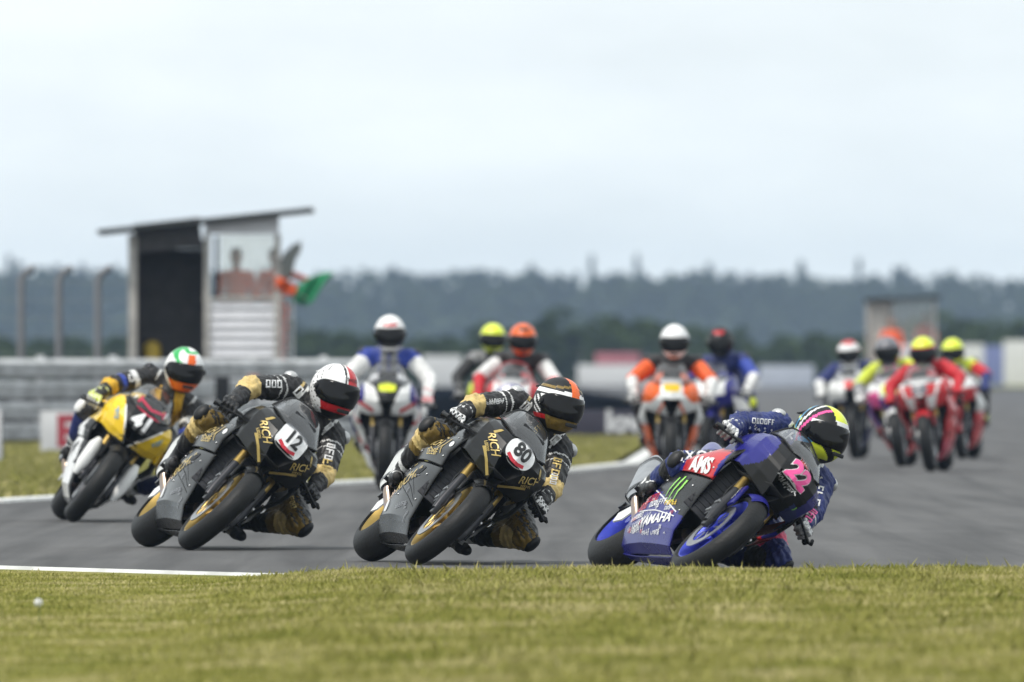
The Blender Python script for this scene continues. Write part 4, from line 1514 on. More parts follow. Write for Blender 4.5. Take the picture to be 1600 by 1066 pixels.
def z22(b, t, c, n):
    if b == 'thighL' and .68 < t < .84: return 'pink'
    if b == 'thighR': return 'black' if n[2] > .5 and t > .35 else ('white' if abs(t - .52) < .03 and n[2] > .1 else 'navy')
    if b.startswith('shin'): return 'black' if t < .55 else 'navy'
    if b == 'thighL': return 'navy'
    if b.startswith('upper'): return 'black' if n[2] < -.25 else ('white' if abs(n[2] + .2) < .06 else 'navy')
    if b.startswith('fore'): return 'black' if n[1] < -.2 and b == 'foreL' else 'navy'
    if b == 'yoke': return 'white' if math.sin(t * 26) > .7 else 'navy'
    return 'navy'
SUIT22 = dict(mats=dict(navy=L_NAVY, black=L_BLACK, white=L_WHITE, pink=L_PINK), zone=z22, look=(38, -8, 17), helm=([BLACK, WPRINT, RED, NEON, PINK, SKY], h22), glove=(L_GREY, L_WHITE), boot=(L_BLACK, L_WHITE), slider=BLACK,
              cup=mat('silver_cup', (.55, .55, .55), .4, .5),
              print=[('IXON', 'thighR', .58, .085, WPRINT, True, (0, -.05, .02)), ((31, 6), 'upperR', .5, .028, WPRINT, True, (0, 0, .03)), ((32, 3), 'upperL', .45, .05, WPRINT, False, None), ((33, 3), 'foreL', .3, .04, PINK, False, None), ((34, 2), 'yoke', .2, .055, WPRINT, False, (0, 0, .02))],
              htext=[], group='riders in navy leathers')
def z41(b, t, c, n):
    if b.startswith('upper'): return 'white' if .45 < t < .56 else ('blue' if .75 < t < .86 else 'black')
    if b.startswith('fore'): return 'yellow' if t < .45 else 'black'
    if b in ('chest', 'torso') : return 'yellow' if math.sin(c[1] * 34 + c[2] * 20) > .2 else 'black'
    if b.startswith('thigh'): return 'yellow' if .55 < t < .85 else ('blue' if .4 < t < .5 else 'black')
    if b == 'yoke': return 'white' if math.sin(t * 22) > .75 else 'black'
    if b.startswith('shin'): return 'navy'
    return 'black'
SUIT41 = dict(mats=dict(black=L_BLACK, yellow=L_YEL, blue=L_BLUE, white=L_WHITE, navy=L_NAVY), zone=z41, look=(14, -8, 8), helm=([WPRINT, GREEN, ORANGE, ORANGE], h41), glove=(L_WHITE, L_NEON), boot=(L_BLACK, L_WHITE), slider=WHITEP,
              print=[((41, 2), 'upperR', .5, .05, WPRINT, True, (0, 0, .03)), ((42, 2), 'upperL', .4, .05, WPRINT, False, None)], htext=[], group='riders in black and yellow leathers')

def zones(torso, upper, fore, leg, stripe_col=None, shin=None):
    def z(b, t, c, n):
        if b.startswith('upper'): return upper if t > .25 else (stripe_col or torso)
        if b.startswith('fore'): return fore
        if b.startswith('thigh'): return leg
        if b.startswith('shin'): return shin or leg
        if b == 'yoke' and stripe_col: return stripe_col
        if b in ('torso', 'chest', 'belly') and stripe_col and abs(math.sin(c[1] * 40)) < .25: return stripe_col
        return torso
    return z
ALL = dict(black=L_BLACK, white=L_WHITE, navy=L_NAVY, blue=L_BLUE, red=L_RED, orange=L_ORANGE, grey=L_GREY, neon=L_NEON, pink=L_PINK)

def pose(base, **k):
    d = dict(base)
    d.update(k)
    return d
def shifted(base, dy, dz=0.0, dx=0.0):
    """upper body moved across the bike"""
    d = dict(base)
    for k, f in (('waist', .6), ('chest', 1), ('neck', 1.15), ('head', 1.3), ('shR', 1), ('shL', 1), ('pelvis', .4), ('hipR', .35), ('hipL', .35), ('elR', .45), ('elL', .45)):
        x, y, z = d[k]
        d[k] = (x + dx * f, y + dy * f, z + dz * f)
    return d

# ------------------------------------------------------------------ the field
def entry(cx, cy, yaw, lean, L, P, S, blabel, rlabel, detail=1.0, k=1.0):
    root, loc, M = motorcycle(ground_px(cx, cy), yaw, lean, L, blabel, k)
    rider(loc, M, P, S, rlabel, detail, k)

entry(1076, 903, 18, 51, Y22, pose(HANG, head=(.175, .06, 1.18), knR=(-.06, -.26, .545), elR=(.20, -.28, .875), shR=(.0, -.085, 1.085), shL=(.02, .29, 1.075), neck=(.07, .09, 1.14)), SUIT22, 'blue racing motorcycle with pink number 22, leaning right over',
      'rider in navy leathers and yellow-topped helmet, hanging off the blue motorcycle number 22', k=.935)
entry(655, 884, 12, 46, K_livery('80', 2.3), HANG, SUIT80, 'black and gold racing motorcycle with oval number plate 80',
      'rider in black and gold leathers with orange-striped dark helmet, hanging off number 80', k=.965)
entry(300, 861, 12, 46, K_livery('12', 4.5), pose(HANG, head=(.165, .055, 1.245), neck=(.07, .08, 1.18), shR=(.0, -.105, 1.125), elR=(.19, -.30, .935)), SUIT12, 'black and gold racing motorcycle with squarish number plate 12',
      'rider in black and gold leathers with white and red helmet, hanging off number 12', k=1.025)
entry(116, 817, 5, 37, S41, pose(HANG, head=(.165, .045, 1.25)), SUIT41, 'yellow racing motorcycle with white number 41 and white fork covers',
      'rider in black and yellow leathers with white, green and orange helmet')
G = 'riders of the chasing pack'
entry(600, 768, 0, 2, dict(B_WHITE), UP,
      dict(mats=ALL, zone=zones('grey', 'white', 'white', 'navy', 'blue'), look=(2, -6, 0), helm=([BLACK, WPRINT, WPRINT, RED], lambda c: 3 if (.075 < c.z < .10 and abs(c.y) < .06) else (1 if c.z > .04 or c.z < -.1 else 0)), glove=(L_WHITE, L_RED), boot=(L_BLACK, L_WHITE), slider=WHITEP, group=G),
      'white and blue racing motorcycle with yellow number plate between the two black ones', 'rider in grey and white leathers with blue shoulders and white helmet', .5)
entry(792, 748, -4, 3, dict(B_RED), pose(shifted(UP, .03, -.02)),
      dict(mats=ALL, zone=zones('black', 'white', 'red', 'black'), look=(4, -8, 2), helm=([ORANGE, KPRINT, ORANGE, ORANGE], lambda c: 1 if (.10 < c.z < .128 and abs(c.y) < .05) else 0), glove=(L_RED, L_RED), boot=(L_BLACK, L_RED), slider=RED, group=G),
      'red and white racing motorcycle with round target on its nose', 'rider in black leathers with white sleeves, red gloves and orange helmet', .5)
entry(770, 736, 0, 0, dict(B_DARK), UP,
      dict(mats=ALL, zone=zones('black', 'black', 'black', 'black', 'grey'), look=(4, -6, 2), helm=([NEON, NEON, NEON, NEON], lambda c: 0), glove=(L_BLACK, L_GREY), boot=(L_BLACK, L_BLACK), group=G),
      'black racing motorcycle hidden behind the red and white one', 'rider in black leathers with neon yellow helmet, behind the orange-helmeted rider', .5)
entry(1047, 757, 0, 1, dict(B_ORANGE), shifted(UP, .02, -.045),
      dict(mats=ALL, zone=zones('black', 'orange', 'white', 'black', None), look=(-2, -8, 0), helm=([WPRINT, WPRINT, WPRINT, GREYP], lambda c: 0), glove=(L_WHITE, BLACK), boot=(L_BLACK, L_WHITE), slider=BLACK, group=G),
      'orange and white racing motorcycle with yellow number plate', 'rider in black leathers with orange sleeves and plain white helmet', .5)
entry(1112, 738, -14, -4, dict(B_BLUE), shifted(UP, .02, -.03),
      dict(mats=ALL, zone=zones('navy', 'blue', 'white', 'navy', None, 'navy'), look=(-8, -8, -2), helm=([BLACK, RED, BLACK, GREYP], lambda c: 1 if (.10 < c.z < .13 and abs(c.y) < .05) else 0), glove=(L_WHITE, BLACK), boot=(L_NAVY, L_NEON), slider=NEON, group=G),
      'blue and white racing motorcycle behind the orange and white one', 'rider in blue leathers with white cuffs and dark helmet', .5)
entry(1336, 718, -4, -5, dict(B_WB), shifted(UP, .0, -.10),
      dict(mats=ALL, zone=zones('grey', 'navy', 'white', 'navy', 'navy'), look=(-6, -10, -3), helm=([WPRINT, WPRINT, BLACK, RED], lambda c: 3 if abs(c.z - .09) > .03 and c.z > .05 else 0), glove=(L_WHITE, L_WHITE), boot=(L_BLACK, L_WHITE), group=G),
      'white and navy racing motorcycle with red number plate', 'rider in grey and navy leathers with white and red helmet', .5)
entry(1408, 730, -5, -9, dict(B_PURPLE), shifted(UP, .0, -.08),
      dict(mats=ALL, zone=zones('pink', 'neon', 'grey', 'red', 'neon'), look=(-6, -10, -4), helm=([BLACK, GREYP, BLACK, GREYP], hplain(.05)), glove=(L_WHITE, L_WHITE), boot=(L_BLACK, L_WHITE), group=G),
      'purple and pink racing motorcycle beside the red one', 'rider with dark grey helmet and neon yellow sleeves', .5)
entry(1454, 738, -7, -8, dict(B_RR), shifted(UP, .02, -.10),
      dict(mats=ALL, zone=zones('red', 'red', 'red', 'red', None), look=(-6, -10, -4), helm=([RED, NEON, BLACK, RED], hplain(.07)), glove=(L_RED, L_RED), boot=(L_RED, L_BLACK), group=G),
      'bright red racing motorcycle with round white badge on its nose', 'rider in all red leathers with red and yellow helmet', .5)
entry(1503, 718, -7, -8, dict(B_WR), shifted(UP, .0, -.08),
      dict(mats=ALL, zone=zones('black', 'red', 'navy', 'black', 'neon'), look=(-6, -10, -4), helm=([BLACK, NEON, NEON, NEON], hplain(.0)), glove=(L_NAVY, L_NAVY), boot=(L_BLACK, L_NEON), group=G),
      'white and red racing motorcycle behind the bright red one', 'rider in black and red leathers with bright yellow helmet', .5)
# ------------------------------------------------------------------ barrier, fence, hoardings
GALV = mat('galvanised_steel', (.56, .565, .57), .42, .3, var=.25, scale=5, bump=.1)
def barrier(x0, x1, Y0, Y1, label, nr=4, beam=.282, z0=.03):
    """stacked W-beam rails on posts"""
    a, b = Vector((x0, Y0, 0)), Vector((x1, Y1, 0))
    root = empty('crash_barrier', a)
    tag(root, label, 'barrier')
    d = b - a
    n = Vector((d.y, -d.x, 0)).normalized()
    if n.y > 0: n = -n
    prof = [(.0, 0), (.018, .03), (.075, .055), (.078, .095), (.012, .125), (.012, .150), (.078, .18), (.075, .22), (.018, .245), (0, .272)]
    for k in range(nr):
        z = z0 + k * beam
        mb = MB()
        mb.grid([[d * t + n * o * 1.0 + Vector((0, 0, z + h * .95)) for o, h in prof] for t in np.linspace(0, 1, 14)])
        thicken(mb.build('rail', GALV, root, angle=25), .004)
    m = int(d.length / 1.6)
    for k in range(m + 1):
        MB().box(d * (k / m) - n * .07 + Vector((0, 0, .59)), (.10, .10, 1.18), None, 0, .008).build('post', GALV, root)
    return root
barrier(-14.5, -1.6, 176, 196, 'long stacked steel crash barrier in front of the marshal hut')

# wire debris fence behind the barrier
fence = empty('debris_fence', (-7, 193, 0))
tag(fence, 'tall wire fence on grey posts with cranked tops left of the hut', 'fence')
FENCEM = mat('fence_post', (.20, .20, .21), .6, .2)
for k, xx in enumerate((-95, -30, 33, 92, 153)):
    p = px(xx, 572, 193) - Vector((-7, 193, 0)); p.z = 0
    h = 2.22
    MB().tube([p, p + Vector((0, 0, h)), p + Vector((.04, 0, h + .06)), p + Vector((.17, -.05, h + .16))], [.052, .05, .05, .048], 10).build('post', FENCEM, fence)
x0, x1 = px(-140, 572, 193).x + 7, px(205, 572, 193).x + 7
WIRE = mat('wire', (.30, .31, .31), .5, .6)
for k in range(9):
    z = .25 + k * .24
    MB().tube([(x0, .03, z), (x1, .03, z)], .0035, 5).build('wire', WIRE, fence)

def hoarding(x0, x1, ytop, ybase, panels, label, Y=None, letters=None, thick=.05, turn=0.0):
    """advertising board standing on the ground; panels: list of (x0, x1, y0, y1, material) in photo pixels"""
    Y = Y or FPX / (ybase - HORY) * CAMH
    s = FPX / Y
    c = Vector(((x0 + x1) / 2 - 800, 0, 0)) / s
    root = empty('hoarding', (c.x, Y, 0), Matrix.Rotation(R(turn), 3, 'Z'))
    tag(root, label, 'hoarding')
    zz = lambda y: CAMH - (y - HORY) / s
    xx = lambda x: (x - (x0 + x1) / 2) / s
    for (a, b, t, u, m) in panels:
        w, h = (b - a) / s, (u - t) / s
        MB().box((xx((a + b) / 2), 0, zz((t + u) / 2)), (w - .006, thick, h - .006), None, 0, min(.01, h / 5)).build('panel', m, root)
    for x in np.linspace(x0 + (x1 - x0) * .06, x1 - (x1 - x0) * .06, max(2, int((x1 - x0) / s / 1.8) + 1)):
        MB().box((xx(x), thick * .5 + .035, (zz(ytop) - .03) / 2), (.05, .06, max(.1, zz(ytop) - .03)), None, 0).build('stand', FENCEM, root)
    for (t, size, x, y, m) in (letters or ()):
        vs, fs = text2d(t, .045)
        me = bpy.data.meshes.new('lettering')
        h = size / s
        me.from_pydata([(xx(x) + p * h, -thick / 2 - .006, zz(y) + q * h) for p, q in vs], [], fs)
        me.materials.append(m)
        link('lettering', me, root)
    return root
HW = mat('white_board', (.70, .70, .70), .5, var=.06, scale=3)
HK = mat('faded_red_board', (.46, .16, .19), .5, var=.1, scale=3)
HR = mat('red_board', (.42, .05, .07), .5, var=.1, scale=3)
HP = mat('dark_purple_board', (.045, .040, .060), .45, var=.1, scale=3)
HB = mat('lilac_blue_board', (.17, .20, .42), .5, var=.08, scale=3)
HS = mat('pale_blue_grey_board', (.45, .48, .55), .5, var=.08, scale=3)
hoarding(63, 182, 642, 708, [(63, 182, 642, 708, HW)], 'white board with red letter standing on the grass before the crash barrier', letters=[('E', 66, 104, 676, HR)])
hoarding(-34, 3, 640, 724, [(-34, 3, 640, 724, HW)], 'plain white board at the edge of the grass, left of the red-lettered one')
hoarding(876, 1036, 641, 683, [(876, 1036, 641, 683, HP)], 'low dark purple board with white lettering on the infield grass', letters=[('lov', 46, 974, 660, HW)])
hoarding(660, 722, 556, 604, [(660, 722, 556, 604, HW)], 'plain white board behind the red and white motorcycle', Y=560)
hoarding(902, 1012, 546, 603, [(930, 1000, 552, 570, HK), (902, 1012, 570, 603, HW)], 'far white board with red top behind the infield grass', Y=600)
hoarding(1080, 1272, 571, 605, [(1080, 1108, 573, 605, HW), (1108, 1160, 573, 590, HK), (1108, 1186, 590, 605, HW), (1186, 1272, 571, 605, HS)], 'long far board, part red, part white, part pale grey', Y=640)
hoarding(1503, 1640, 532, 603, [(1503, 1537, 538, 603, HW), (1537, 1568, 540, 603, HB), (1568, 1640, 532, 603, HW)], 'tall white and lilac boards beside the far track edge', Y=690)
# boxes hung in front of the barrier
def marker(x0, x1, y0, y1, m1, m2, label, Y):
    a, b = px(x0, y0, Y), px(x1, y1, Y)
    root = empty('marker_post', ((a.x + b.x) / 2, Y, 0))
    tag(root, label, 'marker post')
    w, h, z = b.x - a.x, a.z - b.z, (a.z + b.z) / 2
    MB().box((0, 0, z), (w, .12, h), None, 0, .02).build('box', m1, root)
    MB().box((0, 0, (b.z - .0) / 2), (.05, .05, max(.05, b.z)), None, 0, .01).build('stake', m2, root)
marker(336, 359, 588, 640, BLACK, FENCEM, 'black box on a stake in front of the crash barrier', 172)
marker(388, 404, 586, 616, mat('dull_orange_plastic', (.45, .16, .09), .5), FENCEM, 'small dull orange box on a stake in front of the crash barrier', 173.5)

# ------------------------------------------------------------------ marshals
ORSUIT = leather('marshal_orange', (.90, .13, .04), .7)
SKIN = mat('skin', (.42, .24, .17), .55)
HAIR = mat('dark_hair', (.03, .024, .02), .7)
def marshal(loc, face, label, armup=None, group='marshals in orange'):
    """standing figure, one continuous body; face: heading in degrees, 0 = towards the camera"""
    root = empty('person', loc, Matrix.Rotation(R(face), 3, 'Z'))
    tag(root, label, 'person', group)
    mb = MB()
    # x to the side, -y forwards
    for sx in (-1, 1):
        mb.cap((sx * .09, 0, .90), (sx * .10, -.01, .50), .095, .065)
        mb.cap((sx * .10, -.01, .50), (sx * .10, .02, .09), .062, .045)
        mb.cap((sx * .10, .03, .05), (sx * .11, -.13, .045), .045, .038)
        sh, el, ha = Vector((sx * .19, 0, 1.42)), Vector((sx * .25, -.03, 1.13)), Vector((sx * .16, -.22, 1.02))
        if armup and sx == armup[0]:
            el, ha = Vector(armup[1]), Vector(armup[2])
        mb.cap(sh, el, .062, .048); mb.cap(el, ha, .047, .036)
        d = (ha - el).normalized()
        mb.cap(ha, ha + d * .06, .036, .030)
        for k in range(4):
            o = Vector((.016 * (k - 1.5), 0, 0))
            mb.cap(ha + d * .07 + o, ha + d * (.13 + .01 * (k in (1, 2))) + o + Vector((0, -.01, -.01)), .011, .009, 8)
        mb.cap(ha + d * .02, ha + d * .08 + Vector((-sx * .045, -.01, 0)), .014, .011, 8)
    mb.cap((-.08, 0, .92), (.08, 0, .92), .12, .12); mb.cap((0, 0, .95), (0, 0, 1.30), .145, .155)
    mb.cap((-.14, 0, 1.40), (.14, 0, 1.40), .085, .085); mb.cap((0, 0, 1.42), (0, -.01, 1.56), .06, .055)
    mb.ell((0, -.015, 1.66), (.078, .098, .118)); mb.ell((0, -.112, 1.645), (.016, .018, .026))
    for sx in (-1, 1): mb.ell((sx * .080, .0, 1.655), (.012, .02, .03))
    me = remesh(mb, .016, 3)
    for m in (ORSUIT, SKIN, BLACK, WPRINT, KPRINT): me.materials.append(m)
    def zone(c):
        if c.z > 1.50:
            if c.y < -.095 and abs(c.z - 1.685) < .012 and .02 < abs(c.x) < .048: return 4
            if c.y < -.09 and abs(c.z - 1.595) < .008 and abs(c.x) < .03: return 2
            return 1
        if c.z < .12: return 2
        if 1.08 < c.z < 1.13 and abs(c.x) < .2: return 3
        return 0
    me.polygons.foreach_set('material_index', [zone(p.center) for p in me.polygons])
    link('body', me, root)
    hm = MB()
    hm.ell((0, .012, 1.69), (.088, .104, .110))
    hb = hm.mesh('hair', HAIR)
    bm = bmesh.new(); bm.from_mesh(hb)
    bmesh.ops.delete(bm, geom=[v for v in bm.verts if v.co.z < 1.69 and v.co.y < -.02 or v.co.z < 1.62], context='VERTS')
    bm.to_mesh(hb); bm.free()
    link('hair', hb, root)
    return root

# ------------------------------------------------------------------ marshal hut on the left
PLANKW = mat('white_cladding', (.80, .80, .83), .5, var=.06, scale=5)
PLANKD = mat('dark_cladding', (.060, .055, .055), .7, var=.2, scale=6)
FRAMEW = mat('weathered_frame', (.42, .40, .37), .7, var=.2, scale=9)
ROOFM = mat('felt_roof', (.030, .034, .033), .85, var=.2, scale=7)
POLY = glass('veiled_dusty_perspex', (.95, .95, .92), .11, .95)  # dust, plus a pale diffuse veil standing in for reflections on the window
HY = 196.0
HS_ = FPX / HY
def hp(x, y, dy=0.0):
    return px(x, y, HY) + Vector((0, dy, 0))
o = px(318, 572, HY); o.z = 0
hut = empty('marshal_hut', o)
tag(hut, 'marshal hut with sloping dark roof, open dark side and white planked front', 'hut')
def W(x, y, dy=0.0): return hp(x, y, dy) - o
# front wall corner runs from pixel 318 to 436; the dark side recedes to the left
F0, F1 = W(320, 572).x, W(436, 572).x
S0 = W(205, 572).x
depth = 1.75
ztop = lambda x: W(0, 366 - (x - 205) * .115).z
zsill, zbase = W(0, 470).z, 0.0
nP = 8
for k in range(12):
    z = zsill - .13 * (k + .5)
    if z < .06: break
    MB().box(((F0 + F1) / 2, 0, z), (F1 - F0 - .02, .03, .105), Matrix.Rotation(R(-24), 3, 'X'), 0, .008).build('plank', PLANKW, hut)
MB().box(((F0 + F1) / 2, .0, zsill + .02), (F1 - F0 + .05, .09, .05), None, 0, .01).build('sill', FRAMEW, hut)
zl = W(0, 366).z
hd = MB()
hd.add([(F0, -.03, zl), (F1, -.03, zl), (F1, -.03, W(0, 339).z), (F0, -.03, W(0, 351).z), (F0, .03, zl), (F1, .03, zl), (F1, .03, W(0, 339).z), (F0, .03, W(0, 351).z)],
       [(0, 1, 2, 3), (5, 4, 7, 6), (0, 4, 5, 1), (1, 5, 6, 2), (2, 6, 7, 3), (3, 7, 4, 0)])
hd.build('fascia', PLANKW, hut, smooth=False)
for x in (F0 + .03, F1 - .02):
    MB().box((x, -.005, zl / 2), (.085, .10, zl), None, 0, .01).build('corner_post', FRAMEW, hut)
MB().box((F0 + .16, .01, (zsill + zl) / 2), (.055, .05, zl - zsill - .05), None, 0, .01).build('window_post', BLACK, hut)
wn_ = MB().box(((F0 + F1) / 2 + .07, .012, (zsill + .05 + zl) / 2), (F1 - F0 - .28, .012, zl - zsill - .06), None, 0).build('window_pane', POLY, hut, smooth=False)
MB().box(((S0 + F0) / 2, depth * .55 + .06, 1.35), (F0 - S0 - .04, .02, 2.6), None, 0).build('gap_shade_board', PLANKD, hut)  # added dark board that keeps light from showing between the side planks
# side: back planks seen through the open side, and side frame post at the far left
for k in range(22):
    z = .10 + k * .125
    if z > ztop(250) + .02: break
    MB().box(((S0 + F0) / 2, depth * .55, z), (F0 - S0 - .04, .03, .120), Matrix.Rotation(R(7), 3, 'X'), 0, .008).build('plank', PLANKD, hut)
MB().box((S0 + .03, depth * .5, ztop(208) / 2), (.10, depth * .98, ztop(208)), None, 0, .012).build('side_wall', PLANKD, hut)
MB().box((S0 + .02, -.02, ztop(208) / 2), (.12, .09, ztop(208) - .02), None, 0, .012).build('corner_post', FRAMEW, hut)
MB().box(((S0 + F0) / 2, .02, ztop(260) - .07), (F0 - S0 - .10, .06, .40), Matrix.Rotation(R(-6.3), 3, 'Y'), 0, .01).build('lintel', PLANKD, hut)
MB().box(((F0 + F1) / 2, .10, zsill / 2), (F1 - F0 - .1, .02, zsill - .05), None, 0).build('gap_shade_board', PLANKD, hut)  # added dark board, painted-in shadow for the gaps between the white planks
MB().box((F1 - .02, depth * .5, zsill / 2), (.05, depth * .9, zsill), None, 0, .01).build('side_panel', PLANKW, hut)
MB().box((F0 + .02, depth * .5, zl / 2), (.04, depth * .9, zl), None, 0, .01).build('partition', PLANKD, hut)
# floor and bench inside
MB().box(((S0 + F1) / 2, depth * .5, .845), (F1 - S0 - .14, depth * .9, .06), None, 0).build('floor', FRAMEW, hut)
# ladder-like steel side on the right
ld = MB()
LX0, LX1 = W(440, 572).x, W(457, 572).x
for x in (LX0 + .015, LX1):
    ld.beam((x, .35, 0), (x, .35, zsill + .05), .035, .035)
for k in range(13):
    z = .10 + k * .14
    ld.beam((LX0, .35, z), (LX1, .35, z + .07), .022, .022)
    ld.beam((LX0, .35, z + .14), (LX1, .35, z + .07), .022, .022)
ld.build('lattice', GALV, hut)
A, B = W(153, 366), W(488, 331)
rf = MB()
rf.add([(A.x, -.35, A.z), (B.x, -.35, B.z), (B.x, depth + .2, B.z), (A.x, depth + .2, A.z), (A.x, -.35, A.z + .06), (B.x, -.35, B.z + .06), (B.x, depth + .2, B.z + .06), (A.x, depth + .2, A.z + .06)],
       [(0, 1, 2, 3), (4, 7, 6, 5), (0, 4, 5, 1), (1, 5, 6, 2), (2, 6, 7, 3), (3, 7, 4, 0)])
rf.build('roof', ROOFM, hut, smooth=False)
fz = .88
q = hp(368, 572, .46); marshal((q.x, q.y, fz), 0, 'marshal in orange facing out behind the hut window')
q = hp(431, 572, .50); marshal((q.x - .02, q.y, fz), 14, 'marshal in orange at the edge of the hut window, arm out with the flag', armup=(1, (.20, -.28, 1.42), (.32, -.50, 1.36)))
# flag: short stick with a waved green cloth
fl = empty('flag', hp(432, 436, -.06))
tag(fl, 'green flag waved from the hut window', 'flag')
P = lambda x, y, dy=0.0: hp(x, y, -.06 + dy) - hp(432, 436, -.06)
MB().tube([P(424, 432), P(478, 466)], .010, 8).build('stick', FRAMEW, fl)
rows = []
topc, botc = [P(464, 449), P(484, 434, -.06), P(506, 426, .03), P(524, 427, -.03)], [P(458, 470), P(474, 477, .05), P(490, 470, -.06), P(504, 446, .04)]
for i in range(15):
    a, b = cat_rom(topc, i / 14), cat_rom(botc, i / 14)
    rows.append([a.lerp(b, j / 8) + Vector((0, .035 * math.sin(i * .9 + j * .5), 0)) for j in range(9)])
thicken(MB().grid(rows).build('cloth', mat('green_flag_cloth', (.02, .26, .11), .75), fl), .002)
rows = []
topc, botc = [P(430, 432), P(446, 437, -.04), P(464, 447)], [P(432, 452), P(444, 458, .04), P(460, 464)]
for i in range(9):
    a, b = cat_rom(topc, i / 8), cat_rom(botc, i / 8)
    rows.append([a.lerp(b, j / 5) + Vector((0, -.03 + .03 * math.sin(i * 1.1 + j), 0)) for j in range(6)])
thicken(MB().grid(rows).build('orange_cloth', mat('orange_flag_cloth', (.75, .10, .015), .75), fl), .002)
# grey furled cloth on a leaning stick at the hut corner
gf = empty('furled_flag', hp(436, 440, .05))
tag(gf, 'grey furled flag leaning out of the right corner of the hut', 'flag')
Q = lambda x, y: hp(x, y, .05) - hp(436, 440, .05)
MB().tube([Q(434, 470), Q(470, 376)], .012, 8).build('stick', FRAMEW, gf)
MB().tube([Q(441, 446), Q(446, 420), Q(452, 402), Q(463, 388), Q(469, 381)], [.05, .11, .095, .075, .03], 12).build('cloth', mat('grey_cloth', (.20, .21, .20), .8), gf)
# yellow canister inside the open side
cn = empty('canister', (hp(236, 572).x, HY + .5, .0))
tag(cn, 'yellow canister inside the open side of the hut', 'canister')
zc = W(0, 576).z
MB().lathe([(.0, 0), (.11, 0), (.12, .02), (.12, .30), (.08, .36), (.03, .38), (0, .38)], (0, 0, 0), 20, closed=False).build('bottle', mat('yellow_plastic', (.55, .38, .03), .45), cn).matrix_local = Matrix.Translation((0, 0, zc)) @ Matrix.Rotation(R(90), 4, 'X')
MB().box((0, 0, (zc - .05 + .08) / 2), (.30, .25, max(.1, zc - .13)), None, 0, .02).build('crate', PLANKD, cn)

# ------------------------------------------------------------------ far hut on the right
HY2 = 345.0
o2 = px(1408, 572, HY2); o2.z = 0
h2 = empty('marshal_hut', o2)
tag(h2, 'far pale marshal hut with flat roof behind the chasing riders', 'hut')
V = lambda x, y: px(x, y, HY2) - o2
x0, x1, xm = V(1353, 0).x, V(1463, 0).x, V(1392, 0).x
zt, zs = V(0, 470).z, V(0, 536).z
CREAM = mat('cream_cladding', (.62, .59, .53), .7, var=.12, scale=5)
for k in range(9):
    z = zs - .12 - k * .17
    if z < .05: break
    MB().box(((xm + x1) / 2, 0, z), (x1 - xm, .04, .16), None, 0, .01).build('plank', PLANKW, h2)
for k in range(4):
    w = (xm - x0) / 4
    MB().box((x0 + w * (k + .5), .10, zt / 2), (w - .01, .04, zt), None, 0, .01).build('plank', CREAM, h2)
for x in (x0 + .04, xm, x1 - .04):
    MB().box((x, -.02, zt / 2), (.08, .08, zt), None, 0, .01).build('corner_post', FRAMEW, h2)
MB().box(((xm + x1) / 2, .0, (zs + zt) / 2), (x1 - xm - .1, .012, zt - zs), None, 0).build('window_pane', POLY, h2, smooth=False)
MB().box((x1 - .02, .8, zt / 2), (.04, 1.5, zt), None, 0).build('side_wall', CREAM, h2)
MB().box(((x0 + x1) / 2, 1.6, zs / 2), (x1 - x0 - .1, .04, zs), None, 0).build('back_wall', PLANKW, h2)
MB().box(((x0 + x1) / 2 + .05, .7, zt + .05), (x1 - x0 + .12, 2.0, .09), Matrix.Rotation(R(-2.5), 3, 'Y'), 0, .01).build('roof', ROOFM, h2)
q = px(1393, 572, HY2 - .6); marshal((q.x, q.y, .42), 5, 'marshal in orange standing in front of the far hut')
q = px(1447, 572, HY2 + .6); marshal((q.x, q.y, .55), -8, 'marshal in orange behind the window of the far hut')

# ------------------------------------------------------------------ dandelion on the verge
dl = empty('dandelion', (px(60, 572, 57.0).x, 57.0, float(bank_h(px(60, 572, 57.0).x, 57.0))))
tag(dl, 'white dandelion seed head standing in the near grass', 'plant')
zd = CAMH - (942 - HORY) * 57.0 / FPX - dl.location.z
MB().tube([(0, 0, 0), (.006, 0, zd * .6), (0, 0, zd)], .0025, 6).build('stem', mat('stem_green', (.12, .16, .05), .7), dl)
hd = MB()
hd.ell((0, 0, zd), (.008, .008, .008), None, 10, 6)
for k in range(120):
    a, b = NR.uniform(0, 2 * math.pi), math.acos(NR.uniform(-1, 1))
    u = Vector((math.sin(b) * math.cos(a), math.sin(b) * math.sin(a), math.cos(b)))
    c = Vector((0, 0, zd)) + u * .017
    w = u.orthogonal().normalized() * .006
    hd.add([c + w, c + u.cross(w), c - w, c - u.cross(w)], [(0, 1, 2, 3)])
hd.build('seed_head', mat('seed_white', (.80, .80, .78), .8), dl, smooth=False)

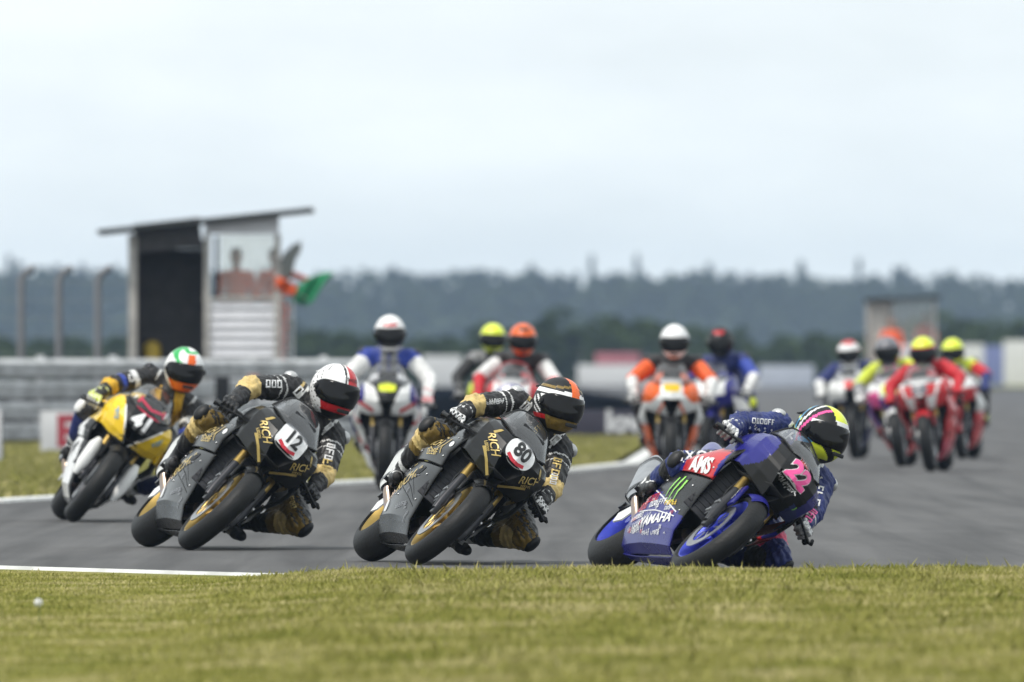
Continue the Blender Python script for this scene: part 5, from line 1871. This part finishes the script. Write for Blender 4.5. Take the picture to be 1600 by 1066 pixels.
# ------------------------------------------------------------------ grass
def blade_mat(name):
    m = bpy.data.materials.new(name)
    m.use_nodes = True
    n, l = m.node_tree.nodes, m.node_tree.links
    b = n['Principled BSDF']
    b.inputs['Roughness'].default_value = .8
    b.inputs['Specular IOR Level'].default_value = .15
    tc = n.new('ShaderNodeTexCoord')
    a = n.new('ShaderNodeTexNoise'); a.inputs['Scale'].default_value = 1.7; a.inputs['Detail'].default_value = 7
    c = n.new('ShaderNodeTexNoise'); c.inputs['Scale'].default_value = 60; c.inputs['Detail'].default_value = 2
    ad = n.new('ShaderNodeMath'); ad.operation = 'MULTIPLY_ADD'; ad.inputs[1].default_value = .45
    r1 = n.new('ShaderNodeValToRGB')
    e = r1.color_ramp.elements
    e[0].position = .52; e[0].color = (.185, .205, .034, 1)
    e[1].position = .90; e[1].color = (.56, .49, .25, 1)
    k = e.new(.72); k.color = (.335, .320, .085, 1)
    l.new(tc.outputs['Object'], a.inputs['Vector']); l.new(tc.outputs['Object'], c.inputs['Vector'])
    l.new(c.outputs['Fac'], ad.inputs[0]); l.new(a.outputs['Fac'], ad.inputs[2])
    l.new(ad.outputs[0], r1.inputs['Fac']); l.new(r1.outputs['Color'], b.inputs['Base Color'])
    return m
BLADE = blade_mat('grass_blades')
def blades(name, x, y, z, h, label):
    n = len(x)
    k = NR.uniform(0, 2 * math.pi, n)
    w = NR.uniform(.003, .006, n) * (1 if y.mean() < 90 else 2.2)
    lean = NR.normal(0, .35, (n, 2)) * h[:, None]
    base = np.stack([x, y, z - .004], 1)
    side = np.stack([np.cos(k) * w, np.sin(k) * w, np.zeros(n)], 1)
    mid = base + np.concatenate([lean * .35, (h * .6)[:, None]], 1)
    tip = base + np.concatenate([lean, h[:, None]], 1)
    v = np.stack([base - side, base + side, mid + side * .7, tip, mid - side * .7], 1).reshape(-1, 3).astype(np.float32)
    me = bpy.data.meshes.new(name)
    me.vertices.add(n * 5); me.loops.add(n * 5); me.polygons.add(n)
    me.vertices.foreach_set('co', v.ravel())
    me.loops.foreach_set('vertex_index', np.arange(n * 5, dtype=np.int32))
    me.polygons.foreach_set('loop_start', np.arange(0, n * 5, 5, dtype=np.int32))
    me.polygons.foreach_set('loop_total', np.full(n, 5, dtype=np.int32))
    me.update(calc_edges=True)
    me.materials.append(BLADE)
    return tag(link(name, me), label, 'grass', kind='stuff')
n = 430000
y = 41 + 33 * NR.uniform(0, 1, n) ** .75
x = NR.uniform(-1, 1, n) * (y * .0385 + 1.0)
ey = np.interp(x, [p[0] for p in NEAR_EDGE], [p[1] for p in NEAR_EDGE]) - .14
sel = y < ey - np.interp(x, [-1.3, -.6], [1.3, .02])
x, y = x[sel], y[sel]
patch = .5 + .5 * np.sin(x * 3.1 + np.sin(y * 1.7) * 2) * np.sin(y * 1.3 + x)
h = NR.uniform(.018, .045, len(x)) * (.75 + .5 * patch)
tall = NR.uniform(0, 1, len(x)) < .02
h[tall] *= 1.8
edge = np.clip((np.interp(x, [p[0] for p in NEAR_EDGE], [p[1] for p in NEAR_EDGE]) - y) / .8, 0, 1)
h *= np.interp(x, [-1.6, -.8], [0, 1]) * (1 - edge) * .3 + np.interp(x, [-1.5, -.6], [.45, 1.0]) * (.75 + .25 * edge)
blades('grass', x, y, bank_h(x, y), h, 'short dry grass of the near verge in front of the track')
n = 150000
y = 100 + 130 * NR.uniform(0, 1, n) ** 1.4
x = NR.uniform(-1, 1, n) * (y * .0385 + .8)
fx = np.interp(y, [p[1] for p in FAR_EDGE[3:]], [p[0] for p in FAR_EDGE[3:]])
sel = x < fx - .30
x, y = x[sel], y[sel]
blades('grass', x, y, np.zeros(len(x)), NR.uniform(.03, .07, len(x)), 'short grass of the infield between track and crash barrier')

# ------------------------------------------------------------------ air
hz = bpy.data.materials.new('summer_haze')
hz.use_nodes = True
n, l = hz.node_tree.nodes, hz.node_tree.links
n.clear()
ho = n.new('ShaderNodeOutputMaterial')
pv = n.new('ShaderNodeVolumePrincipled')
pv.inputs['Color'].default_value = (.52, .69, 1.0, 1)
pv.inputs['Density'].default_value = .00014
pv.inputs['Anisotropy'].default_value = 0.0
l.new(pv.outputs[0], ho.inputs['Volume'])
hm = MB().box((0, 1760, 15.0), (5040, 3720, 32.0)).build('haze', hz, smooth=False)
tag(hm, 'thin blue summer haze lying over the circuit', 'haze', kind='stuff')
